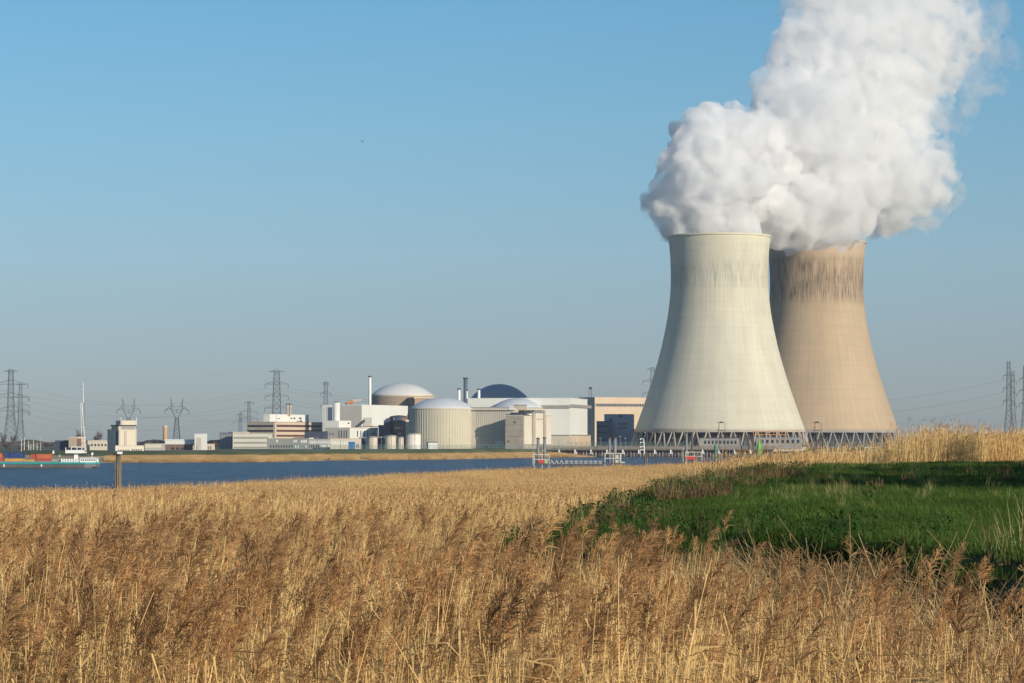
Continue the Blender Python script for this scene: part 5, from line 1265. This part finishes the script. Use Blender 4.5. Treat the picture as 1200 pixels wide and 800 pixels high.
for px, y0, y1, d, lab in ((62.6,527.4,531.5,1600,'small white square sign board on the green dike'),(69.8,532.2,535,1580,'small yellowish round sign on the green dike')):
    b = P(px, y1+1.5, d); o = thing('shore_sign', lab, 'sign', b); q = MB(); q.bar(b, P(px,y0+.5,d), .1); q.build('post', M_steel, o)
    q = MB(); q.box(b.x-.5,b.x+.5,d-.2,d-.1,Z(y1-.6,d),Z(y0,d)); q.build('board', M_wpaint if px < 65 else M_sedge_p, o)

# ---------------------------------------------------------------- bare trees and far woods
M_twig = mat('bare_twigs', (.115,.085,.075), .95, .25, .4)
def bare_tree(px, yt, yb, r_px, d, label, seed, ntw=230, name='bare_tree', m=None):
    r2 = random.Random(seed); b = P(px, yb, d); h = Z(yt,d)-b.z; R = r_px*d/F
    o = thing(name, label, 'tree', b, 'leafless trees on the left bank'); q = MB(); q.bar(b, b+Vector((0,0,h*.45)), .35, .22, 6)
    tips = []
    for i in range(9):
        a = r2.uniform(0,6.28); s = b+Vector((0,0,h*r2.uniform(.22,.45))); e = b+Vector((R*.55*cos(a), R*.55*sin(a), h*r2.uniform(.5,.85))); q.bar(s, e, .16, .07, 5); tips.append((s,e))
    q.build('trunk', M_twig, o); q = MB()
    for i in range(ntw):
        s, e = r2.choice(tips); p = s.lerp(e, r2.uniform(.35,1)); a = r2.uniform(0,6.28); L = R*r2.uniform(.25,.6); el = r2.uniform(.1,1.3)
        q.bar(p, p+Vector((L*cos(a)*cos(el), L*sin(a)*cos(el), L*sin(el))), .075, .03, 3, False)
    q.build('crown', m or M_twig, o)
for px, yt, yb, r, d, lab in ((94.5,499.5,527,9,1740,'bare tree behind the white radio mast'),(115,502,527,8.5,1750,'bare tree over the low cream shed'),(3.5,503,531,6,1900,'tall bare tree at the left picture edge'),(15.6,505,531,5,1900,'bare tree between the legs of the big pylon'),(9,516,532,8,1850,'broad low bare tree below the big pylon'),(24,519,532,6,1850,'low bare bush tree left of the sailing masts'),(252,513.5,529,6,1990,'dark bare tree between cream houses and ribbed block'),(54,516,529,6,1780,'bare tree between hut and navy warehouse'),(70,515,529,5,1790,'bare tree behind the navy warehouse'),(182,514,524,6,1900,'bare tree behind the pale grey shed'),(126,513,527,6,1900,'bare tree right of the low cream shed')):
    bare_tree(px, yt, yb, r, d, lab, int(px*7), 300)
M_wood = mat('far_wood', (.075,.07,.06), .95, .35, .02)
def far_wood(name, px0, px1, yt, d, n, label, seed):
    r2 = random.Random(seed); q = MB()
    for i in range(n):
        px = r2.uniform(px0, px1); dd = d + r2.uniform(0, 300); x = P(px,0,dd).x; zt_ = 6 + (Z(yt,dd)-6)*(.55+.45*(.5+.5*sin(px*.13+seed)*sin(px*.041))*r2.uniform(.7,1.1)); w_ = r2.uniform(2,6)
        z0 = r2.uniform(5.5, max(6, zt_-4))
        q.add([(x-w_,dd,z0),(x+w_,dd+2,z0+r2.uniform(-1,1)),(x+w_*.5,dd+1,zt_),(x-w_*.4,dd-1,zt_-r2.uniform(0,2))],[(0,1,2,3)])
    stuff(q.build(name, M_wood, None), label, 'wood')
far_wood('far_wood', -60, 300, 514.5, 2900, 1500, 'far dark treeline on the horizon behind the left bank', 3)
far_wood('far_wood', 1030, 1330, 511.5, 4000, 1400, 'far bluish treeline on the horizon right of the towers', 5)
far_wood('far_wood', 300, 1040, 517.5, 3600, 1500, 'far treeline hidden behind the power station', 8)

# ---------------------------------------------------------------- gull
d = 470; o = thing('gull', 'lone dark bird gliding in the open sky', 'bird', P(424.5, 166, d)); b = P(424.5,166,d)
bm = bmesh.new(); bmesh.ops.create_uvsphere(bm, u_segments=16, v_segments=10, radius=1)
for v in bm.verts:
    x, y, z = v.co; s = 1 - .55*max(0,-x)**1.5; v.co = (x*.24, y*.075*s, z*.07*s + (.02 if x > .6 else 0))
me = bpy.data.meshes.new('body'); bm.to_mesh(me); bm.free(); M_gull = mat('gull_feather', (.22,.22,.23), .9, .2, 4); me.materials.append(M_gull)
bo = bpy.data.objects.new('body', me); COL.objects.link(bo); bo.parent = o; bo.rotation_euler = (0,0,.6)
for s in (-1, 1):
    q = MB(); pts = [(.10,.05*s,.03),(-.06,.05*s,.03),(.12,.30*s,.10),(-.05,.30*s,.10),(.02,.66*s,.04),(-.03,.66*s,.04)]
    vs = [(b.x+x*cos(.6)-y*sin(.6), b.y+x*sin(.6)+y*cos(.6), b.z+z) for x, y, z in pts]; vs2 = [(x,y,z-.012) for x,y,z in vs]
    q.add(vs+vs2, [(0,1,3,2),(2,3,5,4),(7,6,8,9),(9,8,10,11),(0,2,8,6),(2,4,10,8),(1,7,9,3),(3,9,11,5),(4,5,11,10)]); q.build('wing', M_gull, o)

# ---------------------------------------------------------------- haze
HZ = 4.5e-5
mh = bpy.data.materials.new('haze_air'); mh.use_nodes = True; t = mh.node_tree; t.nodes.clear()
out = N(t, 'ShaderNodeOutputMaterial'); pv = N(t, 'ShaderNodeVolumePrincipled'); pv.inputs['Color'].default_value = (.62,.70,.86,1); pv.inputs['Density'].default_value = HZ; pv.inputs['Anisotropy'].default_value = 0
t.links.new(pv.outputs[0], out.inputs['Volume'])
q = MB(); q.box(-9500, 9500, -600, 9800, -6, 560); hz = q.build('haze', mh, None); hz['kind'] = 'stuff'; hz['label'] = 'thin pale haze in the air over the river'; hz['category'] = 'haze'
